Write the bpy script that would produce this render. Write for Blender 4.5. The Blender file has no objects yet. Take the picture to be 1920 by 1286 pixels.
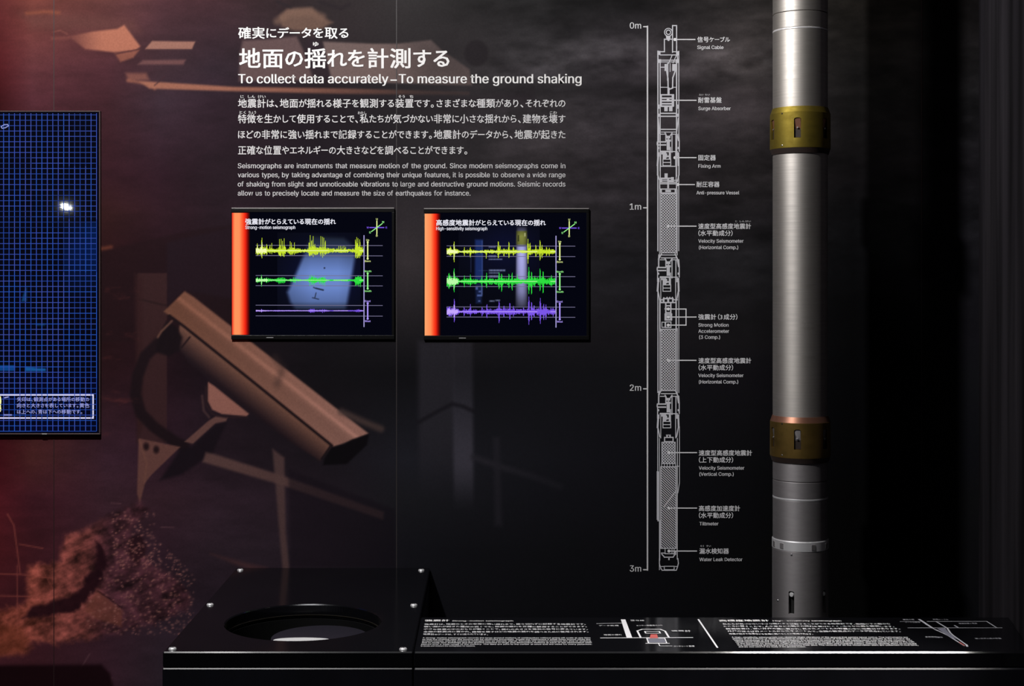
import bpy, bmesh, math, os, random
import numpy as np
from mathutils import Vector, Matrix

S = bpy.context.scene
C = S.collection
random.seed(4)

# ------------------------------------------------------------------ camera
F = 2700.0            # focal length in pixels of the 1920 px wide frame
VX, VY = 914.0, 528.0  # vanishing point of the depth direction
EYE = 1.5
WALL = 3.375          # distance of the back wall
cam = bpy.data.cameras.new('camera')
cam.sensor_width = 36.0
cam.sensor_fit = 'HORIZONTAL'
cam.lens = F / 1920 * 36
cam.shift_x = (960 - VX) / 1920
cam.shift_y = -(643 - VY) / 1920
cam.clip_start = 0.05
co = bpy.data.objects.new('camera', cam)
co.location = (0, 0, EYE)
co.rotation_euler = (math.pi / 2, 0, 0)
C.objects.link(co)
S.camera = co

# ------------------------------------------------------------------ exposure, world, lights
S.view_settings.view_transform = 'Standard'
S.view_settings.look = 'None'
S.view_settings.exposure = 0.0
S.view_settings.gamma = 1.0
S.view_settings.use_curve_mapping = False
w = bpy.data.worlds.new('gallery_dark')
S.world = w
w.use_nodes = True
w.node_tree.nodes['Background'].inputs[0].default_value = (0.6, 0.65, 1.0, 1)
w.node_tree.nodes['Background'].inputs[1].default_value = 0.003


def lamp(name, kind, loc, target, power, color=(1, 1, 1), **kw):
    L = bpy.data.lights.new(name, kind)
    L.energy = power
    L.color = color
    for k, v in kw.items():
        setattr(L, k, v)
    o = bpy.data.objects.new(name, L)
    o.location = loc
    d = Vector(target) - Vector(loc)
    z = -d.normalized()
    x = (Vector((1, 0, 0)) - z * z.x).normalized()   # the lamp's long side stays parallel to the wall
    o.rotation_euler = Matrix((x, z.cross(x), z)).transposed().to_euler()
    C.objects.link(o)
    return o


# ceiling spot that washes the wall graphics, the upright instrument and the console
lamp('wall_spot', 'SPOT', (-0.85, 1.9, 2.95), (-0.15, 3.2, 1.4), 185, (1.0, 0.98, 0.965),
     spot_size=math.radians(110), spot_blend=0.5, shadow_soft_size=0.04)
# extra narrow spot, added to brighten the upper end of the upright instrument
lamp('tube_fill_spot', 'SPOT', (-0.75, 2.4, 2.8), (0.66, 3.1, 2.1), 75, (1.0, 0.96, 0.9),
     spot_size=math.radians(26), spot_blend=1.0, shadow_soft_size=0.05)
# red spot added to tint the left edge of the wall
lamp('red_tint_spot', 'SPOT', (-2.1, 1.9, 1.9), (-1.42, 3.375, 1.5), 8, (1.0, 0.06, 0.05),
     spot_size=math.radians(66), spot_blend=1.0, shadow_soft_size=0.1)
# small lamp in the room behind the visitor, mirrored in the large display
ro = lamp('room_lamp', 'AREA', (-1.97, 0.0, 1.85), (-0.987, 3.34, 1.676), 0.6, (0.95, 1.0, 1.0),
          shape='ELLIPSE', size=0.044, size_y=0.017)
ro.rotation_euler.rotate_axis('Z', math.radians(-16))
# linear ceiling lamp above the right end of the console, mirrored in its chamfered edges
lamp('edge_strip_light', 'AREA', (1.33, 2.07, 2.92), (0.8, 2.5, 0.83), 3.2, (1.0, 0.97, 0.93),
     shape='RECTANGLE', size=0.95, size_y=0.16, spread=math.radians(32))
# two dim unseen strips, added to light the left front edges and well rim
for nm, xm, ym, ln, wd, pw in (('edge_strip_light', -0.5, 2.07, 2.5, 0.16, 0.06), ('edge_strip_light', -0.75, 2.46, 1.6, 0.12, 0.9)):
    lamp(nm, 'AREA', (xm, ym, 2.92), (xm + 0.28, ym + 0.53, 0.83), pw, (0.95, 0.96, 1.0),
         shape='RECTANGLE', size=ln, size_y=wd, spread=math.radians(50))


# ------------------------------------------------------------------ helpers
def lin(c):
    c = np.asarray(c, float) / 255.0
    return np.where(c <= 0.04045, c / 12.92, ((c + 0.055) / 1.055) ** 2.4)


def lin4(c):
    r = lin(c)
    return (float(r[0]), float(r[1]), float(r[2]), 1.0)


def P(px, py, y=WALL):
    """point of the photograph's frame at the distance y"""
    return ((px - VX) * y / F, y, EYE + (VY - py) * y / F)


def mat(name, color=(128, 128, 128), rough=0.5, metal=0.0, spec=0.5, emit=None, es=1.0, noise=None, coat=0.0, bump=None, aniso=None):
    m = bpy.data.materials.new(name)
    m.use_nodes = True
    nt = m.node_tree
    b = nt.nodes['Principled BSDF']
    b.inputs['Base Color'].default_value = lin4(color)
    b.inputs['Roughness'].default_value = rough
    b.inputs['Metallic'].default_value = metal
    b.inputs['Specular IOR Level'].default_value = spec
    b.inputs['Coat Weight'].default_value = coat
    if emit is not None:
        b.inputs['Emission Color'].default_value = lin4(emit)
        b.inputs['Emission Strength'].default_value = es
    if noise:  # (scale xyz, second colour, amount of roughness change)
        tc = nt.nodes.new('ShaderNodeTexCoord')
        mp = nt.nodes.new('ShaderNodeMapping')
        mp.inputs['Scale'].default_value = noise[0]
        nz = nt.nodes.new('ShaderNodeTexNoise')
        nz.inputs['Scale'].default_value = 1.0
        nz.inputs['Detail'].default_value = 6.0
        rp = nt.nodes.new('ShaderNodeMapRange')
        rp.inputs['From Min'].default_value = 0.3
        rp.inputs['From Max'].default_value = 0.7
        mx = nt.nodes.new('ShaderNodeMix')
        mx.data_type = 'RGBA'
        mx.inputs[6].default_value = lin4(color)
        mx.inputs[7].default_value = lin4(noise[1])
        nt.links.new(tc.outputs['Object'], mp.inputs['Vector'])
        nt.links.new(mp.outputs['Vector'], nz.inputs['Vector'])
        nt.links.new(nz.outputs['Fac'], rp.inputs['Value'])
        nt.links.new(rp.outputs['Result'], mx.inputs[0])
        nt.links.new(mx.outputs[2], b.inputs['Base Color'])
        if len(noise) > 2:
            rr = nt.nodes.new('ShaderNodeMapRange')
            rr.inputs['To Min'].default_value = max(0.02, rough - noise[2])
            rr.inputs['To Max'].default_value = min(1, rough + noise[2])
            nt.links.new(rp.outputs['Result'], rr.inputs['Value'])
            nt.links.new(rr.outputs['Result'], b.inputs['Roughness'])
    return m


def attr_mat(name, rough=0.6, spec=0.3, emission=False, grain=0.0):
    """material that takes its print (or screen picture) from the colour attribute of the mesh"""
    m = bpy.data.materials.new(name)
    m.use_nodes = True
    nt = m.node_tree
    b = nt.nodes['Principled BSDF']
    b.inputs['Roughness'].default_value = rough
    b.inputs['Specular IOR Level'].default_value = spec
    a = nt.nodes.new('ShaderNodeAttribute')
    a.attribute_name = 'print'
    src = a.outputs['Color']
    if grain:
        tc = nt.nodes.new('ShaderNodeTexCoord')
        nz = nt.nodes.new('ShaderNodeTexNoise')
        nz.inputs['Scale'].default_value = 260.0
        nz.inputs['Detail'].default_value = 3.0
        rp = nt.nodes.new('ShaderNodeMapRange')
        rp.inputs['From Min'].default_value = 0.25
        rp.inputs['From Max'].default_value = 0.75
        rp.inputs['To Min'].default_value = 1 - grain
        rp.inputs['To Max'].default_value = 1 + grain
        mx = nt.nodes.new('ShaderNodeVectorMath')
        mx.operation = 'SCALE'
        nt.links.new(tc.outputs['Object'], nz.inputs['Vector'])
        nt.links.new(nz.outputs['Fac'], rp.inputs['Value'])
        nt.links.new(src, mx.inputs[0])
        nt.links.new(rp.outputs['Result'], mx.inputs['Scale'])
        src = mx.outputs[0]
    if emission:
        b.inputs['Base Color'].default_value = (0.002, 0.002, 0.002, 1)
        nt.links.new(src, b.inputs['Emission Color'])
        b.inputs['Emission Strength'].default_value = 1.0
    else:
        nt.links.new(src, b.inputs['Base Color'])
    return m


class MB:
    """collects geometry for ONE mesh object"""

    def __init__(self):
        self.v, self.f, self.mi, self.cur = [], [], [], 0

    def add(self, vs, fs):
        n = len(self.v)
        self.v += [tuple(map(float, q)) for q in vs]
        self.f += [tuple(i + n for i in f) for f in fs]
        self.mi += [self.cur] * len(fs)
        return self

    def box(self, x0, x1, y0, y1, z0, z1):
        return self.add([(x0, y0, z0), (x1, y0, z0), (x1, y1, z0), (x0, y1, z0),
                         (x0, y0, z1), (x1, y0, z1), (x1, y1, z1), (x0, y1, z1)],
                        [(0, 3, 2, 1), (4, 5, 6, 7), (0, 1, 5, 4), (1, 2, 6, 5), (2, 3, 7, 6), (3, 0, 4, 7)])

    def prism(self, pts, z0, z1):
        n = len(pts)
        vs = [(x, y, z0) for x, y in pts] + [(x, y, z1) for x, y in pts]
        fs = [tuple(range(n - 1, -1, -1)), tuple(range(n, 2 * n))]
        fs += [(i, (i + 1) % n, n + (i + 1) % n, n + i) for i in range(n)]
        return self.add(vs, fs)

    def lathe(self, prof, seg=96, c=(0, 0), cap0=True, cap1=True):
        vs, fs = [], []
        for r, z in prof:
            for k in range(seg):
                a = 2 * math.pi * k / seg
                vs.append((c[0] + r * math.cos(a), c[1] + r * math.sin(a), z))
        for j in range(len(prof) - 1):
            for k in range(seg):
                k2 = (k + 1) % seg
                fs.append((j * seg + k, j * seg + k2, (j + 1) * seg + k2, (j + 1) * seg + k))
        if cap0:
            fs.append(tuple(range(seg - 1, -1, -1)))
        if cap1:
            b = (len(prof) - 1) * seg
            fs.append(tuple(b + k for k in range(seg)))
        return self.add(vs, fs)

    def build(self, name, mats, parent=None, bevel=0, smooth=False, seg=2, sharp=35):
        me = bpy.data.meshes.new(name)
        me.from_pydata(self.v, [], self.f)
        for m in (mats if isinstance(mats, (list, tuple)) else [mats]):
            me.materials.append(m)
        me.polygons.foreach_set('material_index', self.mi)
        me.update()
        o = bpy.data.objects.new(name, me)
        C.objects.link(o)
        if bevel:
            bv = o.modifiers.new('bevel', 'BEVEL')
            bv.width = bevel
            bv.segments = seg
            bv.limit_method = 'ANGLE'
            bv.angle_limit = math.radians(30)
            bv.harden_normals = seg > 1
            smooth = seg > 1
        if smooth:
            me.shade_smooth()
            me.set_sharp_from_angle(angle=math.radians(sharp))
        if parent is not None:
            o.parent = parent
            o.matrix_parent_inverse = parent.matrix_basis.inverted()
        return o


def tag(o, label=None, cat=None, group=None, kind=None):
    if label: o['label'] = label
    if cat: o['category'] = cat
    if group: o['group'] = group
    if kind: o['kind'] = kind
    return o


def thing(name, loc, label, cat, group=None):
    o = bpy.data.objects.new(name, None)
    o.empty_display_size = 0.1
    o.location = loc
    C.objects.link(o)
    bpy.context.view_layer.update()
    return tag(o, label, cat, group)


def carve(o, cutters):
    """cut the given meshes out of o and keep only the result"""
    for c in cutters:
        m = o.modifiers.new('cut', 'BOOLEAN')
        m.object = c
        m.operation = 'DIFFERENCE'
        m.solver = 'EXACT'
    bpy.context.view_layer.update()
    me = bpy.data.meshes.new_from_object(o.evaluated_get(bpy.context.evaluated_depsgraph_get()))
    o.modifiers.clear()
    old = o.data
    o.data = me
    bpy.data.meshes.remove(old)
    me.name = o.name
    for c in cutters:
        d = c.data
        bpy.data.objects.remove(c)
        bpy.data.meshes.remove(d)
    return o


# lettering ---------------------------------------------------------------
try:
    LATIN = bpy.data.fonts.load(os.path.join(bpy.utils.resource_path('LOCAL'), 'datafiles', 'fonts', 'Inter.woff2'))
except Exception:
    LATIN = None
_cache = {}


def glyphs(s, jp, off):
    k = (s, jp, off)
    if k not in _cache:
        c = bpy.data.curves.new('type', 'FONT')
        c.body = s
        c.offset = off
        c.resolution_u = 2 if jp else 4
        if not jp and LATIN is not None:
            c.font = LATIN
        o = bpy.data.objects.new('type', c)
        C.objects.link(o)
        bpy.context.view_layer.update()
        me = bpy.data.meshes.new_from_object(o.evaluated_get(bpy.context.evaluated_depsgraph_get()))
        v = np.empty(len(me.vertices) * 3)
        me.vertices.foreach_get('co', v)
        v = v.reshape(-1, 3)[:, :2]
        f = [tuple(p.vertices) for p in me.polygons]
        bpy.data.objects.remove(o)
        bpy.data.curves.remove(c)
        bpy.data.meshes.remove(me)
        _cache[k] = (v, f)
    return _cache[k]


CAP = np.ptp(glyphs('H', False, 0.0)[0][:, 1])


class Print:
    """flat printed graphics: shapes in frame pixels carried to a plane by a mapping function"""

    def __init__(self, mapping):
        self.map, self.mb, self.n = mapping, MB(), 0

    def put(self, pts, faces, layer=0):
        self.n += 1
        lift = layer + (self.n % 61) * 0.000012
        self.mb.add([self.map(x, y, lift) for x, y in pts], faces)
        return self

    def poly(self, pts, layer=0):
        return self.put(pts, [tuple(range(len(pts)))], layer)

    def rect(self, x0, y0, x1, y1, layer=0):
        return self.poly([(x0, y0), (x1, y0), (x1, y1), (x0, y1)], layer)

    def line(self, pts, wd=2.0, layer=0, closed=False):
        pts = list(pts) + ([pts[0]] if closed else [])
        for (xa, ya), (xb, yb) in zip(pts[:-1], pts[1:]):
            dx, dy = xb - xa, yb - ya
            l = math.hypot(dx, dy) or 1
            ux, uy = dx / l * wd / 2, dy / l * wd / 2
            self.poly([(xa - ux - uy, ya - uy + ux), (xb + ux - uy, yb + uy + ux), (xb + ux + uy, yb + uy - ux), (xa - ux + uy, ya - uy - ux)], layer)
        return self

    def frame(self, x0, y0, x1, y1, wd=2.0, layer=0):
        return self.line([(x0, y0), (x1, y0), (x1, y1), (x0, y1)], wd, layer, True)

    def dot(self, x, y, r, layer=0, n=20):
        return self.poly([(x + r * math.cos(2 * math.pi * k / n), y + r * math.sin(2 * math.pi * k / n)) for k in range(n)], layer)

    def ring(self, x, y, r0, r1, n=24):
        vs = [(x + r * math.cos(2 * math.pi * k / n), y + r * math.sin(2 * math.pi * k / n)) for r in (r0, r1) for k in range(n)]
        return self.put(vs, [(k, (k + 1) % n, n + (k + 1) % n, n + k) for k in range(n)])

    def _lay(self, s, jp, off, x0, x1, base, sy, bold, layer):
        v, f = glyphs(s, jp, off)
        lo, hi = v[:, 0].min(), v[:, 0].max()
        sx = (x1 - x0) / (hi - lo) if x1 is not None else sy
        X = x0 + (v[:, 0] - lo) * sx
        Y = base - v[:, 1] * sy
        if jp:
            steps = [(-1, -.7), (1, -.7), (1, .7), (-1, .7)] if bold else [(0, 0)]
        else:
            steps = [(-1, 0), (1, 0), (0, 0)] if bold else [(0, 0)]
        for k, (dx, dy) in enumerate(steps):
            q = bold * (1 if jp else CAP * 1.4)
            self.put(list(zip(X + dx * q * sx, Y + dy * q * sy)), f, layer + k * 0.00004)
        return self

    def jp(self, s, x0, x1, yc, size, off=0.0, bold=0.0, layer=0):
        """Japanese line: kanji on full cells, kana a little narrower, punctuation on half cells"""
        cells, x = [], 0.0
        for c in s:
            o = ord(c)
            if c in '、。': adv, sc, sh = 0.56, 1.0, 0.02
            elif c == '（': adv, sc, sh = 0.55, 1.0, -0.42
            elif c == '）': adv, sc, sh = 0.55, 1.0, -0.03
            elif o < 0x100: adv, sc, sh = 0.62, 1.0, 0.02
            elif o < 0x3400: adv, sc, sh = 0.88, 0.92, -0.02
            else: adv, sc, sh = 1.02, 1.0, 0.01
            cells.append((c, x + sh, sc))
            x += adv
        lo = min(cx + glyphs(c, True, 0.0)[0][:, 0].min() * sc for c, cx, sc in cells)
        hi = max(cx + glyphs(c, True, 0.0)[0][:, 0].max() * sc for c, cx, sc in cells)
        k = (x1 - x0) / (hi - lo)
        base = yc + 0.385 * size
        for c, cx, sc in cells:
            v = glyphs(c, True, 0.0)[0]
            a = x0 + (cx + v[:, 0].min() * sc - lo) * k
            b_ = x0 + (cx + v[:, 0].max() * sc - lo) * k
            up = 0.03 * size if sc < 1 else 0
            self._lay(c, True, 0.0, a, b_, base - up, size * sc, bold * (k / size if k < size else 1), layer)
        return self

    def en(self, s, x0, x1, base, cap, off=0.0, bold=0.0, layer=0):
        return self._lay(s, False, 0.0, x0, x1, base, cap / CAP, bold + off, layer)

    def justified(self, s, x0, x1, base, cap, off=0.0, bold=0.0, squeeze=None):
        ws = s.split()
        wd = [np.ptp(glyphs(q, False, 0.0)[0][:, 0]) * cap / CAP for q in ws]
        nat = sum(wd) + 0.62 * cap * (len(ws) - 1)
        k = squeeze if squeeze else min(1.0, (x1 - x0) / nat)
        gap = ((x1 - x0) - sum(wd) * k) / (len(ws) - 1) if not squeeze else 0.42 * cap * k
        x = x0
        for q, d in zip(ws, wd):
            self._lay(q, False, 0.0, x, x + d * k, base, cap / CAP, bold + off, 0)
            x += d * k + gap
        return k

    def build(self, name, m, parent=None, label=None):
        o = self.mb.build(name, m, parent)
        if label: o['label'] = label
        return o


# ------------------------------------------------------------------ noise for the printed picture
def vnoise(x, y, seed):
    rng = np.random.RandomState(seed)
    T = rng.rand(256, 256)
    xi, yi = np.floor(x).astype(int), np.floor(y).astype(int)
    fx, fy = x - xi, y - yi
    fx, fy = fx * fx * (3 - 2 * fx), fy * fy * (3 - 2 * fy)
    g = lambda a, b: T[a % 256, b % 256]
    return (g(xi, yi) * (1 - fx) + g(xi + 1, yi) * fx) * (1 - fy) + (g(xi, yi + 1) * (1 - fx) + g(xi + 1, yi + 1) * fx) * fy


def fbm(x, y, sx, sy, seed, octs=5):
    t, a, n = 0, 0.5, 0
    for k in range(octs):
        t = t + a * vnoise(x / sx * 2 ** k + 17.3 * k, y / sy * 2 ** k + 9.1 * k, seed + k)
        n += a
        a *= 0.55
    return t / n - 0.5


def poly_mask(X, Y, pts, soft=2.0):
    """antialiased polygon mask: 1 inside, falling to 0 over 'soft' pixels"""
    out = np.zeros_like(X)
    xs, ys = [p[0] for p in pts], [p[1] for p in pts]
    sel = (X > min(xs) - 3 * soft) & (X < max(xs) + 3 * soft) & (Y > min(ys) - 3 * soft) & (Y < max(ys) + 3 * soft)
    x, y = X[sel], Y[sel]
    if x.size == 0:
        return out
    ins = np.zeros(x.shape, bool)
    d2 = np.full(x.shape, 1e12)
    n = len(pts)
    for i in range(n):
        (xa, ya), (xb, yb) = pts[i], pts[(i + 1) % n]
        cr = ((ya > y) != (yb > y))
        ins ^= cr & (x < (xb - xa) * (y - ya) / ((yb - ya) if yb != ya else 1e-9) + xa)
        dx, dy = xb - xa, yb - ya
        t = np.clip(((x - xa) * dx + (y - ya) * dy) / (dx * dx + dy * dy + 1e-9), 0, 1)
        d2 = np.minimum(d2, (x - xa - t * dx) ** 2 + (y - ya - t * dy) ** 2)
    d = np.sqrt(d2) * np.where(ins, 1, -1)
    q = np.clip(d / soft * 0.5 + 0.5, 0, 1)
    out[sel] = q * q * (3 - 2 * q)
    return out


def line_mask(X, Y, pts, wd, soft=2.0):
    d2 = np.full(X.shape, 1e12)
    for (xa, ya), (xb, yb) in zip(pts[:-1], pts[1:]):
        dx, dy = xb - xa, yb - ya
        t = np.clip(((X - xa) * dx + (Y - ya) * dy) / (dx * dx + dy * dy + 1e-9), 0, 1)
        d2 = np.minimum(d2, (X - xa - t * dx) ** 2 + (Y - ya - t * dy) ** 2)
    q = np.clip((wd / 2 - np.sqrt(d2)) / soft * 0.5 + 0.5, 0, 1)
    return q * q * (3 - 2 * q)


def table(X, Y, xs, ys, vals):
    """smooth interpolation of a small table of colours"""
    V = np.array(vals, float)
    i = np.clip(np.searchsorted(xs, X) - 1, 0, len(xs) - 2)
    j = np.clip(np.searchsorted(ys, Y) - 1, 0, len(ys) - 2)
    xs, ys = np.array(xs, float), np.array(ys, float)
    tx = np.clip((X - xs[i]) / (xs[i + 1] - xs[i]), 0, 1)[..., None]
    ty = np.clip((Y - ys[j]) / (ys[j + 1] - ys[j]), 0, 1)[..., None]
    return (V[j, i] * (1 - tx) + V[j, i + 1] * tx) * (1 - ty) + (V[j + 1, i] * (1 - tx) + V[j + 1, i + 1] * tx) * ty


def sheet(name, xs, ys, mapping, paint, m, parent=None):
    """dense flat mesh whose colour attribute carries the printed picture"""
    X, Y = np.meshgrid(np.array(xs, float), np.array(ys, float))
    nx, ny = len(xs), len(ys)
    col = lin(np.clip(paint(X, Y), 0, 255))
    co_ = np.array([mapping(a, b) for a, b in zip(X.ravel(), Y.ravel())], np.float32)
    idx = np.arange(nx * ny).reshape(ny, nx)
    q = np.stack([idx[1:, :-1], idx[1:, 1:], idx[:-1, 1:], idx[:-1, :-1]], -1).reshape(-1, 4)
    me = bpy.data.meshes.new(name)
    me.vertices.add(nx * ny)
    me.vertices.foreach_set('co', co_.ravel())
    me.loops.add(q.size)
    me.loops.foreach_set('vertex_index', q.ravel().astype(np.int32))
    me.polygons.add(len(q))
    me.polygons.foreach_set('loop_start', np.arange(0, q.size, 4, dtype=np.int32))
    me.polygons.foreach_set('loop_total', np.full(len(q), 4, np.int32))
    a = me.color_attributes.new('print', 'FLOAT_COLOR', 'POINT')
    rgba = np.ones((nx * ny, 4), np.float32)
    rgba[:, :3] = col.reshape(-1, 3)
    a.data.foreach_set('color', rgba.ravel())
    me.materials.append(m)
    me.update(calc_edges=True)
    me.validate()
    o = bpy.data.objects.new(name, me)
    C.objects.link(o)
    if parent is not None:
        o.parent = parent
        o.matrix_parent_inverse = parent.matrix_basis.inverted()
    return o


# ------------------------------------------------------------------ materials
M_white = mat('white_print', (238, 236, 236), rough=0.6, spec=0.2)
M_print = mat('grey_print', (228, 227, 230), rough=0.6, spec=0.2)
M_pale = mat('dim_print', (190, 190, 198), rough=0.6, spec=0.2)
M_mark = mat('maker_mark_print', (150, 150, 152), rough=0.6, spec=0.2)
M_mural = attr_mat('printed_mural', rough=0.7, spec=0.05, grain=0.09)
M_joint = mat('panel_joint', (50, 45, 47), rough=0.5)
M_black = mat('black_satin_laminate', (11, 11, 14), rough=0.13, spec=0.5, noise=((9, 9, 9), (13, 13, 16), 0.02))
M_cab = mat('black_cabinet_panel', (12, 12, 17), rough=0.4, spec=0.4, noise=((14, 14, 14), (17, 17, 24)))
M_well = mat('black_well_lining', (9, 9, 10), rough=0.6, spec=0.2)
M_wellfloor = mat('dark_instrument_grey', (37, 35, 44), rough=0.4, spec=0.4)
M_instr = mat('white_instrument', (225, 225, 225), rough=0.4)
M_bezel = mat('black_bezel', (7, 7, 8), rough=0.35, spec=0.4)
M_edge_glint = mat('edge_highlight_grey', (150, 145, 145), rough=0.45, metal=0.2)
def brushed(m, aniso):
    """turned metal: highlight stretched along the axis of the tube"""
    b = m.node_tree.nodes['Principled BSDF']
    t = m.node_tree.nodes.new('ShaderNodeTangent')
    t.direction_type = 'RADIAL'
    t.axis = 'Z'
    b.inputs['Anisotropic'].default_value = aniso
    b.inputs['Anisotropic Rotation'].default_value = 0.25
    m.node_tree.links.new(t.outputs['Tangent'], b.inputs['Tangent'])
    return m


M_alu = brushed(mat('brushed_aluminium', (196, 191, 186), rough=0.6, metal=1.0, noise=((6, 6, 240), (186, 181, 177), 0.03)), 0.4)
M_steel = brushed(mat('bead_blasted_steel', (160, 156, 158), rough=0.62, metal=0.9, noise=((30, 30, 90), (150, 146, 148), 0.03)), 0.4)
M_chrome = mat('polished_steel', (225, 225, 230), rough=0.32, metal=1.0)
M_ring = brushed(mat('bright_turned_ring', (246, 245, 248), rough=0.42, metal=0.7), 0.3)
M_screw = mat('bright_screw_steel', (244, 244, 246), rough=0.4, metal=0.6)
M_bolt = mat('bright_bolt', (226, 226, 228), rough=0.4, metal=0.3)
M_brass = mat('olive_brass', (142, 126, 56), rough=0.58, metal=1.0, noise=((40, 40, 60), (122, 106, 44), 0.08))
M_brass2 = mat('brown_brass', (136, 112, 62), rough=0.58, metal=1.0, noise=((40, 40, 60), (120, 96, 52), 0.08))
M_copper = mat('copper_edge', (158, 112, 92), rough=0.4, metal=0.8)
M_darkrub = mat('dark_rubber', (38, 26, 22), rough=0.6)
M_hole = mat('black_recess', (8, 8, 8), rough=0.8)
M_floor = mat('dark_carpet', (18, 17, 20), rough=0.95, noise=((60, 60, 60), (28, 27, 30)))
M_rwall = mat('dark_streaked_panel', (18, 17, 19), rough=0.75, spec=0.05, noise=((9, 9, 0.8), (50, 47, 52)))


def glow(name, c, k=1.0):
    return mat(name, (4, 4, 4), rough=0.5, spec=0.2, emit=c, es=k)


# ------------------------------------------------------------------ setting: floor and walls
tag(MB().box(-2.7, 3.2, -3.2, WALL + 0.1, -0.08, 0.0).build('floor', M_floor), kind='structure')

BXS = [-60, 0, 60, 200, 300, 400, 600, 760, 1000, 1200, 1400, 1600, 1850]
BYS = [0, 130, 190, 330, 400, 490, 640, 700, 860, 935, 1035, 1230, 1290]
BASE = [  # mural colours read off image patches, divided beforehand by a computed lamp falloff
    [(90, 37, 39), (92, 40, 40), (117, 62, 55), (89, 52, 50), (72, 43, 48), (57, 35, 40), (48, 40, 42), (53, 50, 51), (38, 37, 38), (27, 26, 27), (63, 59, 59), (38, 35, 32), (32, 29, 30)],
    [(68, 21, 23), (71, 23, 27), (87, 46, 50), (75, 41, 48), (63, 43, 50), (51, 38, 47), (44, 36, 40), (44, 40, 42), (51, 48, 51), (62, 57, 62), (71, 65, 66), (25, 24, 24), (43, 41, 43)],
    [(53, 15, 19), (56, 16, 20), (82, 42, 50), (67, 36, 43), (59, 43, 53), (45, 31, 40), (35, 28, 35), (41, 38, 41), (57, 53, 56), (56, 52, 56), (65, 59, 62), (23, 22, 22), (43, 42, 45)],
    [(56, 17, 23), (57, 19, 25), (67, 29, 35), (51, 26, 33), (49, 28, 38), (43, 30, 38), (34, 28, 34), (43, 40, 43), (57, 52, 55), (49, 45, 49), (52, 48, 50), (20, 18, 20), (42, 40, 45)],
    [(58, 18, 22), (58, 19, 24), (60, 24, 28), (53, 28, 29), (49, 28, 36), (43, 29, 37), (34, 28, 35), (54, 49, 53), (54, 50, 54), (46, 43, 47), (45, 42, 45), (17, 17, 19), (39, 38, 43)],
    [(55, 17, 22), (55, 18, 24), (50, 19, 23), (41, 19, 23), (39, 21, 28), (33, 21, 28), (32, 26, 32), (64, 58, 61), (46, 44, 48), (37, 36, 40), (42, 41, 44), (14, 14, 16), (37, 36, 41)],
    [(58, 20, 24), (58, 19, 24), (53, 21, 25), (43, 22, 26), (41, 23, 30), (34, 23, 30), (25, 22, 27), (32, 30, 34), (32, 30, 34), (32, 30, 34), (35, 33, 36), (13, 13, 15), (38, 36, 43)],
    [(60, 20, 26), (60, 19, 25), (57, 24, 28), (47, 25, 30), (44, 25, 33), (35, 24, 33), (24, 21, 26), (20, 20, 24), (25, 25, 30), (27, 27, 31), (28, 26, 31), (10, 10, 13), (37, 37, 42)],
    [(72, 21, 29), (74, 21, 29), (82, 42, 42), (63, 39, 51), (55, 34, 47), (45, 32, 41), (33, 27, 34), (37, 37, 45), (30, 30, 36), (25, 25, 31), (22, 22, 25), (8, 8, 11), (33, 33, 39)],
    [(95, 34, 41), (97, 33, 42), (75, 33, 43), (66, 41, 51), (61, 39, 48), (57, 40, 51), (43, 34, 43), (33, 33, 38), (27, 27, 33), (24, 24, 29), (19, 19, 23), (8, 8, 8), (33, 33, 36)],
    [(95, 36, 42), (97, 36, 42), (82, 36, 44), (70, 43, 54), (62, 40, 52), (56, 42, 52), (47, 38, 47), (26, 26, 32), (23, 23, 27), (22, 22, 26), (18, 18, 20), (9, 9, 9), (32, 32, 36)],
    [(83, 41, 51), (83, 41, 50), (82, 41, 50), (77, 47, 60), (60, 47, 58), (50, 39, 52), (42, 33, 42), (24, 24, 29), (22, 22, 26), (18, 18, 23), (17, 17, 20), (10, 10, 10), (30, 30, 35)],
    [(86, 42, 52), (85, 42, 52), (85, 42, 52), (80, 49, 62), (62, 49, 60), (52, 41, 54), (43, 35, 43), (25, 25, 31), (23, 23, 27), (19, 19, 24), (18, 18, 21), (11, 11, 11), (31, 31, 36)],
]


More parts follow.
